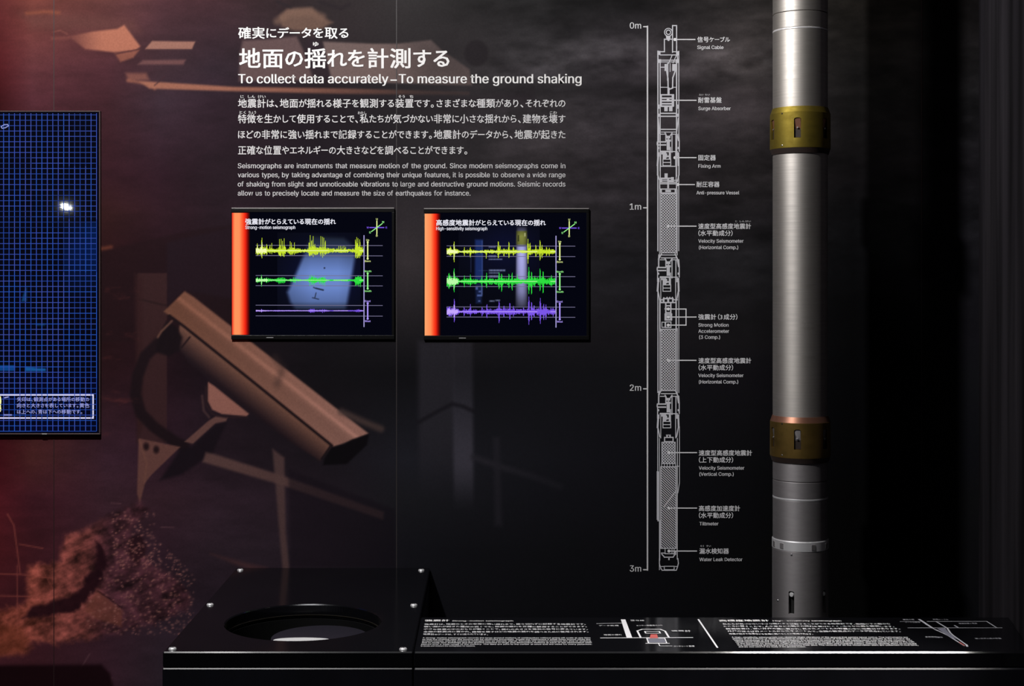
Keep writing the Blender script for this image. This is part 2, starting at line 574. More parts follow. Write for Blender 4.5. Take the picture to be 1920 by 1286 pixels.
def paint_mural(X, Y):
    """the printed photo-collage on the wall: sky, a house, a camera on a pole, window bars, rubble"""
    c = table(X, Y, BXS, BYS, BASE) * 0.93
    ss = lambda a, b, t: np.clip((t - a) / (b - a), 0, 1) ** 2 * (3 - 2 * np.clip((t - a) / (b - a), 0, 1))

    def lay(mask, col, k=1.0):
        nonlocal c
        c = c + (np.array(col, float) - c) * (mask * k)[..., None]

    # sky: stretched cloud bands on the right, smoky ground haze on the left
    cl = fbm(X, Y + 0.08 * X, 300, 42, 3, 6)
    cl2 = fbm(X, Y, 90, 34, 21, 5)
    wr = ss(760, 1000, X) * (1 - ss(380, 760, Y))
    cl3 = fbm(X, Y, 26, 13, 33, 4)
    c = c * (1 + wr * (0.55 * cl + 0.7 * cl2 + 0.35 * cl3))[..., None]
    bank = line_mask(X, Y, [(880, 150), (1000, 130), (1120, 100), (1250, 110), (1460, 120)], 64, 40) * (0.42 + 1.6 * fbm(X, Y, 44, 20, 77, 5))
    c = c + (np.clip(bank, 0, 1) * wr)[..., None] * np.array([36, 35, 36.])
    dk = line_mask(X, Y, [(880, 175), (1040, 172), (1180, 162), (1300, 165), (1380, 150), (1470, 140)], 16, 18) * wr
    c = c * (1 - 0.4 * dk * (0.7 + cl2))[..., None]
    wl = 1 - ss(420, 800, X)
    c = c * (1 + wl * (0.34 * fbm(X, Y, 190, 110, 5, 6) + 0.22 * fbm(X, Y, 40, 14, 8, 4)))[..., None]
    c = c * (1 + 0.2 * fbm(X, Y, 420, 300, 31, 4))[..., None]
    # top left ridge with a lit grass edge
    lay(poly_mask(X, Y, [(40, 26), (115, 24), (250, 38), (262, 60), (130, 58), (60, 52)], 14), (92, 58, 54), 0.55)
    lay(line_mask(X, Y, [(50, 25), (85, 22), (110, 24)], 5, 5), (138, 78, 56), 0.6)
    # torn roof sheet and planks
    roof = poly_mask(X, Y, [(128, 68), (175, 59), (220, 54), (233, 47), (263, 87), (255, 94), (215, 98), (160, 92)], 3)
    lay(roof * ss(105, 200, X), (168, 106, 85), 0.92)
    lay(poly_mask(X, Y, [(215, 100), (262, 93), (250, 108), (226, 116)], 3), (138, 84, 68), 0.8)
    lay(line_mask(X, Y, [(218, 101), (262, 92)], 2.5, 1.5), (70, 40, 42), 0.8)
    lay(line_mask(X, Y, [(100, 60), (113, 57), (126, 64)], 2.5, 1.5), (126, 74, 66), 0.6)
    lay(line_mask(X, Y, [(98, 72), (128, 71)], 4, 4), (130, 76, 66), 0.5)
    lay(poly_mask(X, Y, [(285, 77), (366, 78), (360, 92), (272, 92)], 2), (146, 103, 90), 0.95)
    lay(poly_mask(X, Y, [(268, 113), (348, 112), (344, 121), (258, 121)], 3), (104, 70, 70), 0.9)
    lay(poly_mask(X, Y, [(236, 137), (274, 137), (280, 150), (240, 152)], 5), (126, 80, 70), 0.8)
    lay(line_mask(X, Y, [(240, 151), (285, 158), (290, 166)], 5, 4), (140, 88, 72), 0.8)
    beam = poly_mask(X, Y, [(262, 153), (300, 154), (440, 163), (640, 166), (880, 172), (880, 178), (640, 176), (440, 171), (280, 166)], 3)
    lay(beam * (1 - ss(420, 900, X) * 0.8), (150, 98, 80), 0.95)
    lay(line_mask(X, Y, [(290, 160), (309, 143)], 2, 2), (60, 38, 44), 0.8)
    # the house
    lay(poly_mask(X, Y, [(455, 76), (500, 74), (556, 68), (585, 128), (592, 150), (448, 152), (450, 100)], 4), (96, 76, 76), 0.9)
    lay(poly_mask(X, Y, [(605, 78), (700, 82), (745, 82), (808, 75), (832, 98), (852, 110), (880, 130), (885, 160), (620, 152)], 3), (112, 94, 91), 0.92)
    lay(poly_mask(X, Y, [(760, 60), (900, 60), (900, 170), (780, 170)], 60), (46, 42, 44), 0.5)
    lay(poly_mask(X, Y, [(578, 72), (604, 78), (622, 150), (588, 150), (570, 100)], 4), (44, 34, 40), 0.9)
    lay(line_mask(X, Y, [(520, 40), (540, 26), (580, 22), (604, 32)], 14, 6), (104, 80, 70), 0.75)
    lay(poly_mask(X, Y, [(524, 30), (540, 16), (585, 14), (598, 28), (624, 42), (604, 54), (560, 60), (528, 50)], 5), (112, 86, 74), 0.8)
    lay(poly_mask(X, Y, [(556, 56), (584, 58), (590, 70), (560, 68)], 4), (60, 46, 46), 0.8)
    lay(line_mask(X, Y, [(600, 4), (640, 16), (655, 8)], 5, 5) + line_mask(X, Y, [(520, 3), (545, 14)], 4, 4), (36, 30, 34), 0.8)
    r = np.hypot((X - 893) / 22, (Y - 100) / 24)
    lay(np.clip((1.15 - r) * 4, 0, 1), (36, 32, 35), 0.8)
    lay(poly_mask(X, Y, [(440, 178), (900, 180), (1000, 172), (1000, 198), (440, 200)], 16), (40, 33, 38), 0.5)
    # hill behind the pole
    lay(poly_mask(X, Y, [(185, 472), (225, 463), (300, 445), (380, 428), (440, 422), (440, 640), (185, 640)], 4), (34, 20, 24), 0.62)
    lay(line_mask(X, Y, [(187, 467), (208, 463)], 5, 5), (128, 70, 50), 0.7)
    lay(poly_mask(X, Y, [(313, 455), (440, 425), (440, 560), (345, 545), (313, 575)], 5), (36, 24, 32), 0.85)
    # pole and cable
    lay(poly_mask(X, Y, [(258, 512), (313, 512), (313, 830), (258, 830)], 2), (62, 39, 40), 0.8)
    lay(line_mask(X, Y, [(260, 561), (313, 573)], 3, 2), (40, 26, 28), 0.9)
    lay(poly_mask(X, Y, [(252, 512), (268, 520), (268, 800), (256, 830)], 5), (52, 30, 32), 0.7)
    cab = line_mask(X, Y, [(322, 622), (296, 644), (272, 668), (258, 705), (254, 740), (264, 775), (288, 800), (325, 826), (345, 836)], 21, 4)
    lay(cab, (30, 20, 25), 0.95)
    # camera: sun shield, body, lens end, plug
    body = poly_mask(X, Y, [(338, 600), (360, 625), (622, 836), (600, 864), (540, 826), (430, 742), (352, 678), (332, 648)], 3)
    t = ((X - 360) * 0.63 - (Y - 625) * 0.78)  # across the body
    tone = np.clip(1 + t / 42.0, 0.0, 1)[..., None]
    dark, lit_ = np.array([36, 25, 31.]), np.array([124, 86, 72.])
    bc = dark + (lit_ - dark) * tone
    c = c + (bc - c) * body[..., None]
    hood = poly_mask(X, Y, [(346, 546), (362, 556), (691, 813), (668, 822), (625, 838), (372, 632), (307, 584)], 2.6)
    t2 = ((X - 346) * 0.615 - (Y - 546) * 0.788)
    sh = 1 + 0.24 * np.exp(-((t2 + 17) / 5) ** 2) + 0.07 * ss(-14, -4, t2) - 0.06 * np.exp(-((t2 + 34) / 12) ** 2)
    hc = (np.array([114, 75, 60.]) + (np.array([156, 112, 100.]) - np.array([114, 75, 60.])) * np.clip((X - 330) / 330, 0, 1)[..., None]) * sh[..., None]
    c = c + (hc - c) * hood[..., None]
    lay(line_mask(X, Y, [(318, 592), (345, 612), (470, 712), (622, 835)], 5.5, 1.6), (30, 20, 24), 0.95)
    lay(line_mask(X, Y, [(356, 632), (340, 652)], 3.5, 1.5), (36, 24, 28), 0.9)
    lay(line_mask(X, Y, [(619, 837), (603, 860)], 3.5, 1.5), (28, 20, 24), 0.9)
    lay(poly_mask(X, Y, [(622, 838), (645, 833), (660, 824), (692, 813), (688, 834), (650, 870), (606, 872), (608, 860)], 3), (14, 11, 15), 0.97)
    lay(poly_mask(X, Y, [(312, 602), (330, 612), (342, 632), (336, 658), (316, 668), (292, 660), (296, 634)], 4), (26, 18, 23), 0.97)
    lay(line_mask(X, Y, [(322, 602), (302, 622), (296, 632)], 4, 2), (112, 78, 66), 0.8)
    # bracket, arm, wall plate
    lay(poly_mask(X, Y, [(390, 716), (402, 724), (467, 776), (462, 780), (416, 776), (398, 768), (390, 752)], 2), (158, 106, 94), 0.95)
    lay(line_mask(X, Y, [(386, 725), (386, 758), (398, 776), (416, 782), (464, 782)], 3, 1.5), (48, 32, 36), 0.9)
    lay(line_mask(X, Y, [(379, 742), (382, 770), (392, 782)], 4, 2), (92, 66, 64), 0.6)
    lay(poly_mask(X, Y, [(346, 828), (392, 788), (404, 781), (426, 784), (424, 790), (404, 794), (362, 832)], 2), (112, 78, 72), 0.9)
    lay(poly_mask(X, Y, [(360, 836), (404, 796), (426, 791), (398, 850), (340, 890), (300, 900), (338, 842)], 5), (26, 19, 26), 0.9)
    lay(poly_mask(X, Y, [(260, 822), (300, 830), (338, 838), (284, 890), (272, 905), (262, 945), (257, 925)], 2), (108, 72, 66), 0.95)
    lay(line_mask(X, Y, [(262, 825), (275, 868), (271, 905)], 3, 3), (122, 82, 70), 0.6)
    for hx, hy in ((274, 837), (293, 843)):
        lay(np.clip(1.6 - np.hypot((X - hx) / 5, (Y - hy) / 6.5), 0, 1), (36, 22, 26), 0.95)
    # window bars
    lay(poly_mask(X, Y, [(386, 848), (404, 852), (530, 892), (720, 960), (718, 974), (524, 908), (380, 866)], 4) * (1 - 0.35 * ss(420, 740, X)), (104, 76, 72), 0.85)
    lay(poly_mask(X, Y, [(511, 842), (533, 858), (536, 1000), (543, 1070), (530, 1070), (524, 1000)], 4), (94, 70, 68), 0.8)
    lay(line_mask(X, Y, [(640, 772), (680, 790), (714, 804)], 12, 6), (84, 66, 62), 0.75)
    lay(line_mask(X, Y, [(515, 670), (530, 690), (520, 720)], 10, 10), (62, 46, 44), 0.5)
    lay(poly_mask(X, Y, [(395, 1038), (440, 1050), (500, 1064), (470, 1070)], 6), (82, 52, 54), 0.75)
    lay(poly_mask(X, Y, [(541, 880), (741, 955), (741, 1064), (544, 1064)], 5), (24, 18, 26), 0.5)
    # right half: post with hanging cable, thin cross bars
    lay(poly_mask(X, Y, [(784, 640), (848, 640), (852, 950), (786, 930)], 8) * (1 - ss(800, 960, Y)), (46, 44, 51), 0.8)
    lay(poly_mask(X, Y, [(846, 640), (886, 640), (888, 955), (852, 955)], 6) * (1 - ss(860, 970, Y)) * (0.35 + 0.5 * ss(680, 880, Y)), (72, 69, 80))
    lay(line_mask(X, Y, [(784, 792), (812, 776), (848, 757), (868, 762), (890, 772)], 7, 4), (26, 24, 30), 0.85)
    lay(line_mask(X, Y, [(888, 857), (935, 874), (1000, 893), (1050, 912)], 11, 6) * (1 - 0.6 * ss(900, 1060, X)), (46, 44, 51), 0.8)
    lay(poly_mask(X, Y, [(925, 820), (936, 820), (941, 985), (928, 985)], 6), (42, 40, 47), 0.75)
    # rubble heap on the lower left
    rk = fbm(X, Y, 30, 26, 55, 6)
    rk2 = fbm(X + Y, Y - X, 60, 14, 58, 4)
    heap = poly_mask(X + 16 * rk + 10 * fbm(X, Y, 9, 9, 41, 3), Y + 16 * rk2 + 8 * fbm(X, Y, 9, 9, 42, 3), [(262, 940), (200, 965), (160, 990), (122, 1008), (112, 1052), (56, 1062), (50, 1130), (-60, 1160), (-60, 1240), (45, 1228), (62, 1205), (115, 1208), (175, 1195), (216, 1188), (292, 1168), (352, 1142), (360, 1122), (332, 1085), (292, 1062), (272, 1030), (244, 1022), (250, 985), (276, 955)], 9)
    rk3 = fbm(X, Y, 11, 9, 71, 4)
    rk4 = fbm(X - 0.6 * Y, Y + 0.5 * X, 70, 9, 83, 4)
    left = 1 - ss(150, 215, X)
    hc = (np.array([78, 44, 52.]) + left[..., None] * np.array([60, 30, 15.])) * np.clip(1 + 1.3 * rk + 0.5 * rk2 + 0.9 * rk3 + 0.8 * rk4, 0.25, 2)[..., None] + (1 - ss(0, 160, X))[..., None] * np.array([8, 0, -10.])
    c = c + (hc - c) * (heap * 0.85)[..., None]
    cr = poly_mask(X + 18 * rk2, Y + 18 * rk, [(178, 1014), (190, 1020), (200, 1050), (196, 1075), (176, 1110), (140, 1148), (90, 1156), (40, 1160), (60, 1142), (100, 1130), (150, 1106), (160, 1080), (182, 1060)], 5)
    lay(cr, (38, 16, 24), 0.9)
    lay(poly_mask(X + 14 * rk, Y, [(240, 1010), (262, 1000), (275, 1030), (262, 1060), (246, 1050)], 5), (42, 20, 26), 0.75)
    lay(poly_mask(X, Y, [(182, 1106), (230, 1145), (228, 1175), (180, 1160), (158, 1144)], 4), (128, 72, 60), 0.7)
    lay(line_mask(X, Y, [(183, 1108), (205, 1122), (228, 1140)], 2.5, 1.5), (36, 16, 20), 0.8)
    lay(poly_mask(X + 12 * rk, Y, [(-60, 1168), (40, 1175), (56, 1200), (40, 1226), (-60, 1232)], 8), (108, 52, 32), 0.5)
    rng = np.random.RandomState(12)
    sp = np.zeros_like(X)
    for k in range(620):
        a, b = rng.beta(2.2, 1.6), rng.rand()
        px, py = 150 + 215 * a, 1190 - (190 * (1 - abs(a - 0.6)) * b)
        if k % 4 == 0:
            px, py = rng.uniform(210, 290), rng.uniform(960, 1060)
        s = rng.uniform(0.9, 2.0)
        i0 = (np.abs(X[0] - px) < 9).nonzero()[0]
        j0 = (np.abs(Y[:, 0] - py) < 9).nonzero()[0]
        if len(i0) and len(j0):
            sl = (slice(j0[0], j0[-1] + 1), slice(i0[0], i0[-1] + 1))
            sp[sl] = np.maximum(sp[sl], rng.uniform(0.3, 0.9) * np.exp(-(((X[sl] - px) / (s * 1.4)) ** 2 + ((Y[sl] - py) / s) ** 2)))
    lay(sp, (190, 126, 116), 0.85)
    scr = (line_mask(X, Y, [(14, 964), (26, 985), (32, 1030), (38, 1076)], 2.6, 1.6) + line_mask(X, Y, [(-60, 1074), (40, 1077), (105, 1085)], 2.6, 1.6)
           + line_mask(X, Y, [(-60, 1116), (110, 1119)], 2.4, 1.6) + line_mask(X, Y, [(36, 1020), (80, 1028)], 2.2, 1.6) + line_mask(X, Y, [(78, 1066), (104, 1112)], 2.2, 1.6)
           + line_mask(X, Y, [(32, 1060), (33, 1190)], 1.8, 2))
    lay(np.clip(scr, 0, 1), (170, 88, 76), 0.55)
    g = line_mask(X, Y, [(168, 1226), (152, 1252)], 2.4, 1.6) + line_mask(X, Y, [(210, 1270), (206, 1290)], 2.2, 1.6) + line_mask(X, Y, [(208, 943), (226, 944)], 2, 1.6) + line_mask(X, Y, [(302, 988), (326, 989)], 2, 1.6)
    lay(np.clip(g, 0, 1), (112, 76, 84), 0.6)
    lay(poly_mask(X, Y, [(-60, 1248), (190, 1246), (206, 1262), (216, 1300), (216, 1700), (-60, 1700)], 5), (24, 8, 13), 0.85)
    wisps = np.clip(fbm(X, Y, 46, 16, 91, 5) * 3.2 - 0.55, 0, 1) * poly_mask(X, Y, [(190, 480), (262, 470), (256, 860), (120, 880), (30, 860), (30, 830), (190, 830)], 14)
    lay(wisps, (124, 58, 54), 0.5)
    return c


xs = [-1280, -800, -400, -150] + list(np.arange(-60, 1851, 2.2)) + [1856]
ys = [-900, -500, -200, -60] + list(np.arange(-15, 1306, 2.2)) + [1400, 1550, 1728]
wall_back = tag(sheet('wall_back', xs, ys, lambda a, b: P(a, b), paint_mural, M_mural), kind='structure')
# the wall's own body behind the printed face
tag(MB().box(-2.75, 1.25, WALL + 0.001, WALL + 0.1, 0, 3.29).build('panel_core', M_hole, wall_back))

on_wall = lambda x, y, lift=0.0: P(x, y, WALL - 0.0006 - lift)
for jx, wd in ((743.5, 1.6), (101, 1.4), (1728, 1.2)):
    Print(on_wall).line([(jx, -900), (jx, 1700)], wd).build('panel_joint', M_joint if jx > 700 and jx < 800 else mat('dark_joint', (44, 26, 28)), wall_back)

# slanted side wall on the right
rw = [(1.156, WALL + 0.02), (0.9685, 2.52), (1.02, 2.51), (1.25, WALL + 0.02)]
wall_right = tag(MB().prism(rw, 0, 3.29).build('wall_right', M_rwall), kind='structure')

# ------------------------------------------------------------------ lettering on the back wall
h = Print(on_wall)
h.jp('確実にデータを取る', 447, 653, 61.5, 23.5, 0.008, 0.016)
h.jp('地面の揺れを計測する', 449, 842, 109, 40, 0.008, 0.018)
h.jp('ゆ', 587, 597, 82.5, 10.5, 0.01, 0.02)
h.en('To collect data accurately', 447, 728, 156, 17.0, 0.006, 0.016)
h.rect(732, 149, 744, 151.4)
h.en('To measure the ground shaking', 748, 1090, 156, 17.0, 0.006, 0.016)
h.build('heading_lettering', M_white, wall_back, 'large white Japanese heading with English subheading printed on the dark wall')

b = Print(on_wall)
J = ['地震計は、地面が揺れる様子を観測する装置です。さまざまな種類があり、それぞれの',
     '特徴を生かして使用することで、私たちが気づかない非常に小さな揺れから、建物を壊す',
     'ほどの非常に強い揺れまで記録することができます。地震計のデータから、地震が起きた',
     '正確な位置やエネルギーの大きさなどを調べることができます。']
for s, y, x1 in zip(J, (193.5, 222.5, 252, 281.5), (1060, 1060, 1060, 876)):
    b.jp(s, 446.5, x1, y, 18.2, 0.006, 0.012)
for s, x0, x1, y in (('じ', 451, 457, 181), ('しん', 465, 478, 181), ('けい', 484, 498, 181), ('そう', 747, 759, 181), ('ち', 768, 775, 181),
                     ('とく', 449, 461, 210.5), ('ちょう', 466, 480, 210.5), ('わたし', 671, 687, 211.5), ('こわ', 1031, 1044, 211)):
    b.jp(s, x0, x1, y, 6.8, 0.01, 0.015)
b.build('paragraph_lettering', mat('soft_white_print', (222, 220, 222), rough=0.6, spec=0.2), wall_back, 'white Japanese paragraph of four lines with small reading marks')
e = Print(on_wall)
E_ = ['Seismographs are instruments that measure motion of the ground. Since modern seismographs come in',
      'various types, by taking advantage of combining their unique features, it is possible to observe a wide range',
      'of shaking from slight and unnoticeable vibrations to large and destructive ground motions. Seismic records',
      'allow us to precisely locate and measure the size of earthquakes for instance.']
for s, y, x1 in zip(E_, (315.3, 332.3, 349.6, 366.6), (1060, 1060, 1060, 882)):
    e.justified(s, 446, x1, y, 9.2, 0.004, 0.010)
e.build('paragraph_lettering', mat('soft_white_print_small', (212, 210, 213), rough=0.6, spec=0.2), wall_back, 'small white English paragraph of four lines above the monitors')

# depth scale
d = Print(on_wall)
d.line([(1214, 49.5), (1214, 1068.5)], 2.6)
for y, s in ((50, '0m'), (389.5, '1m'), (729, '2m'), (1068, '3m')):
    d.line([(1207, y), (1214, y)], 2.2)
    d.en(s, 1181, 1202, y + 3.5, 11.5, 0.004, 0.01)
d.build('depth_scale', M_print, wall_back, 'thin white vertical depth scale marked from 0m to 3m')

# diagram of the sensor
g = Print(on_wall)
L = lambda *p, w=1.6: g.line(p, w)
R = lambda a, b_, c_, d_: g.rect(a, b_, c_, d_)
g.ring(1253.3, 60.5, 3.2, 5.0); g.ring(1253.3, 60.5, 6.6, 8.2)
g.poly([(1248.6, 67), (1257.4, 67), (1257, 72), (1255, 76.5), (1253.3, 77), (1251.5, 76), (1249, 71)])
L((1261, 98), (1261, 48), (1268.6, 48), (1268.6, 100), w=2.0)
L((1250, 73.5), (1245.8, 73.5), (1245.8, 97), (1236, 97), w=2.0); L((1257, 73.5), (1261, 73.5), w=1.8)
R(1233.2, 95.5, 1238.5, 103); R(1268, 96, 1273.4, 104); L((1262, 97), (1272, 97))
L((1238, 103), (1268, 103), w=1.8); R(1233.5, 111, 1239.5, 118); R(1267, 111, 1273, 118)
L((1239, 112.8), (1268, 112.8), w=1.8); L((1240, 116), (1266, 116), w=1.6)
L((1260.5, 103), (1253.5, 119), w=1.6); L((1268, 104), (1262, 118), w=1.4); L((1270, 105), (1271, 117), w=2.2)
for x, y0, y1, wd in ((1233.6, 96, 330, 2.3), (1237.8, 118, 320, 2.0), (1268.6, 118, 330, 2.4), (1272.8, 96, 262, 1.6)):
    L((x, y0), (x, y1), w=wd)
R(1246, 120, 1250.5, 133); R(1260.5, 120, 1268, 133); L((1238, 126), (1248, 126), w=1.8)
L((1252, 119), (1252, 150), w=2.4); L((1256.5, 119), (1256.5, 134), w=1.4); L((1250, 133), (1252.4, 147), (1253, 178), w=2.4)
L((1266, 133), (1261.5, 146), (1261, 165), (1256, 167), w=2.4)
L((1238, 163.6), (1252, 163.6), w=1.4); L((1262, 163.6), (1268, 163.6), w=1.4)
R(1251.5, 164, 1255.5, 178)
R(1237.8, 176.5, 1264, 179); R(1237.8, 176.5, 1241, 200); R(1259.5, 176.5, 1264, 200)
for y in (182.5, 187.5, 193, 197.5): R(1239, y, 1262, y + 3)
R(1245.5, 198, 1252, 208.5); R(1254.5, 198, 1261, 208.5)
R(1234, 196, 1236.5, 204); R(1270, 196, 1272.5, 204)
for y in (212.5, 218): L((1238, y), (1268, y), w=2.4)
R(1233.5, 213, 1237, 219); R(1267, 213, 1272, 219)
L((1234, 222), (1236.6, 250), w=2.2); L((1272, 222), (1269, 246), w=2.0)
L((1238, 242.5), (1268, 242.5), w=2.2); L((1240, 247.6), (1268, 247.6), w=1.6)


def arm(y, low=True):
    """fixing arm unit, drawn from its top edge y"""
    L((1238, y), (1247.5, y), w=1.6); L((1261, y), (1269, y), w=1.6)
    L((1247, y - 2), (1250, y + 4), (1256, y + 4), (1260, y - 2), w=2.0)
    L((1235, y + 1), (1235, y + 14), w=2.4); L((1235.5, y - 9), (1235, y + 1), w=2.2)
    L((1248.5, y), (1248.5, y + 13), w=2.0); L((1260, y), (1260, y + 34), w=1.8); L((1267.3, y), (1267.3, y + 32), w=1.8)
    R(1249, y + 4, 1257, y + 8); R(1249.5, y + 10, 1258, y + 14); R(1250, y + 14, 1256, y + 30)
    R(1256, y + 24, 1258, y + 32); L((1253, y + 8), (1253, y + 12), w=2.2)
    L((1233, y + 14.5), (1248, y + 14.5), w=2.6); L((1233, y + 20.2), (1248, y + 20.2), w=2.6); R(1231.2, y + 15, 1233.4, y + 20)
    L((1233, y + 20), (1233, y + 34), w=1.8); R(1233, y + 24, 1236, y + 28); R(1270.5, y + 24, 1273, y + 28)
    L((1272.6, y), (1273.6, y + 13), (1273.6, y + 32), w=2.0); L((1270, y + 1), (1272, y + 12), w=2.0)
    R(1237, y + 31, 1258, y + 34); L((1258, y + 32.6), (1270, y + 32.6), w=1.8)
    R(1232, y + 34, 1236.5, y + 42); R(1240, y + 34, 1245, y + 38); R(1242.5, y + 34, 1249, y + 47); R(1249, y + 36, 1251, y + 44); R(1251, y + 40, 1258, y + 43); R(1254, y + 34, 1258, y + 47)
    R(1268, y + 34, 1273.5, y + 42); L((1234, y + 42), (1233, y + 58), w=3.4); L((1272, y + 42), (1272.5, y + 58), w=3.4)
    g.frame(1243, y + 47, 1257.6, y + 59, 1.6); L((1243, y + 53), (1257, y + 53), w=1.6)
    L((1239, y + 35), (1239, y + 60), w=1.4); L((1266.8, y + 34), (1266.8, y + 60), w=1.6)
    if low:
        L((1233.5, y + 58), (1237, y + 76), w=2.4); L((1272, y + 58), (1268.5, y + 76), w=2.4)
        L((1239, y + 60), (1239, y + 78), w=1.4); L((1266.8, y + 60), (1266.8, y + 78), w=1.4)


arm(251.5, False)
g.frame(1238, 311.8, 1267.8, 338, 1.8)
L((1232.8, 306), (1232.8, 328), w=2); L((1273, 306), (1273, 328), w=2.2); L((1233.5, 328), (1236, 336), w=2.2); L((1272.8, 328), (1270, 340), w=2.0)
R(1246, 325, 1251.8, 334); R(1237.5, 333, 1241.5, 341); R(1237.5, 333, 1252, 336); R(1258, 332, 1263.5, 341); R(1251.2, 333, 1254.4, 353); R(1254, 333, 1260, 335.5); R(1254, 338, 1260, 341)
for y in (341.5, 344.5): L((1238, y), (1268, y), w=2.2)
L((1237, 336), (1237, 354), w=2.2); L((1268.6, 338), (1268.6, 354), w=2.4)
L((1238, 354.4), (1268, 354.4), w=2.0); R(1237.6, 355, 1241, 362); R(1265, 355, 1268.4, 362); R(1247.5, 356, 1258, 360)
L((1240, 361.5), (1268, 361.5), w=1.6)


def weave(x0, y0, x1, y1, p=5.2, wd=1.35):
    """cross-hatched block"""
    for s in (1, -1):
        k = -(y1 - y0)
        while k < (x1 - x0) + (y1 - y0):
            xa, ya = (x0 + k, y0) if s > 0 else (x0 + k, y1)
            xb, yb = (xa + (y1 - y0), y1) if s > 0 else (xa + (y1 - y0), y0)
            ta = max(0.0, (x0 - xa) / (xb - xa)); tb = min(1.0, (x1 - xa) / (xb - xa))
            if tb > ta:
                L((xa + ta * (xb - xa), ya + ta * (yb - ya)), (xa + tb * (xb - xa), ya + tb * (yb - ya)), w=wd)
            k += p
    g.frame(x0, y0, x1, y1, 1.5)


weave(1239, 363, 1268, 474)
weave(1239, 617, 1267.6, 732)
weave(1241, 829, 1266, 869)
for k in np.arange(-32, 152, 4.6):  # slanted hatch of the lowest block
    xa, ya, xb, yb = 1240, 877 + k, 1267, 877 + k + 25
    if ya < 876: xa += (876 - ya) * 27 / 25; ya = 876
    if yb > 1027: xb -= (yb - 1027) * 27 / 25; yb = 1027
    if xb > xa: L((xa, ya), (xb, yb), w=1.5)
g.frame(1239, 875, 1267.6, 1028, 1.8); L((1266, 922), (1245, 950), w=1.5)
# outer tube walls along the lower units
for x, y0, y1, wd in ((1233.4, 330, 470, 2.0), (1236.6, 356, 480, 1.4), (1272.6, 330, 470, 1.5), (1269.6, 356, 478, 1.6),
                      (1233.4, 545, 736, 1.6), (1237.2, 566, 620, 2.6), (1236.6, 616, 740, 1.4), (1272.8, 545, 736, 1.4), (1267.8, 566, 620, 2.4), (1270, 616, 740, 1.4),
                      (1233.2, 800, 885, 1.4), (1236.4, 822, 1068, 1.4), (1274, 800, 905, 1.3), (1270, 822, 930, 1.5), (1234, 885, 976, 2.6), (1269.8, 930, 1048, 1.6), (1237, 976, 1050, 1.8)):
    L((x, y0), (x, y1), w=wd)
L((1274, 905), (1271, 924), w=1.4); L((1232, 884), (1232, 974), w=1.2); L((1269, 874), (1274, 874), w=1.4)
for y in (481.5, 736):
    L((1241, y - 3.5), (1266, y - 3.5), w=1.6); L((1240, y + 2), (1267, y + 2), w=1.8)
    L((1240, y - 5), (1235, y + 4), w=2.6); L((1266, y - 5), (1271, y + 6), (1272.5, y + 18), w=2.4)
arm(487)
arm(743)
# strong motion unit
L((1236.5, 562), (1242, 562), w=1.8); L((1263, 562), (1270, 562), w=1.8); R(1237, 566, 1269, 568.4)
g.poly([(1242, 561), (1244, 557), (1248, 559), (1251, 556), (1253, 559), (1256, 556), (1258, 559), (1261, 556), (1264, 561)])
R(1242.5, 560, 1246, 568); R(1251, 560, 1254.6, 568); R(1260, 560, 1263, 568); R(1236.5, 560.5, 1240, 568)
R(1247, 568, 1249.6, 588); R(1256.4, 568, 1259, 588); R(1249, 572, 1257, 574.5); R(1246, 577.5, 1260, 580.5); R(1249, 585, 1257, 587)
R(1246, 587.5, 1250, 600.5); R(1256, 587.5, 1260.4, 600.5); R(1246, 587.5, 1260, 590.2); R(1246, 598, 1260, 601); R(1250, 591, 1256, 592.4)
g.frame(1248, 603.5, 1258, 614, 1.8); g.frame(1241, 604, 1247, 613.6, 1.6)
# vertical unit head and separators
g.frame(1246, 820, 1262, 828, 2.0); R(1249.4, 815, 1252, 820); R(1255, 815, 1257.6, 820); L((1249.4, 815.6), (1257, 815.6), w=1.4)
for x in (1240.5, 1245.8, 1251, 1256, 1261.6, 1266.5): L((x, 868), (x, 876), w=1.2)
# foot
L((1240, 1036.8), (1247, 1036.8), w=1.8); L((1247, 1029), (1247, 1037), w=1.4); L((1260, 1030), (1260, 1038), w=1.4); L((1264, 1030), (1264, 1038), w=1.4); L((1247, 1038), (1266, 1038), w=1.6)
L((1241, 1039), (1246, 1044.5), (1262, 1044.5), (1266, 1039), w=2.0); R(1253, 1046, 1255.6, 1050); R(1263, 1034, 1268, 1040)
L((1236.4, 1048), (1236.4, 1057), (1239.4, 1066), (1241.6, 1069), (1268, 1069), (1270, 1064), (1272, 1056), (1271, 1047), w=1.8)
g.frame(1245.6, 1061.6, 1264, 1068, 1.5); L((1240, 1062), (1246, 1062), w=1.4); L((1264, 1062), (1270, 1062), w=1.4)
g.build('sensor_diagram', mat('diagram_print', (216, 215, 222), rough=0.6, spec=0.2), wall_back, 'white line drawing of a long borehole sensor beside the depth scale')

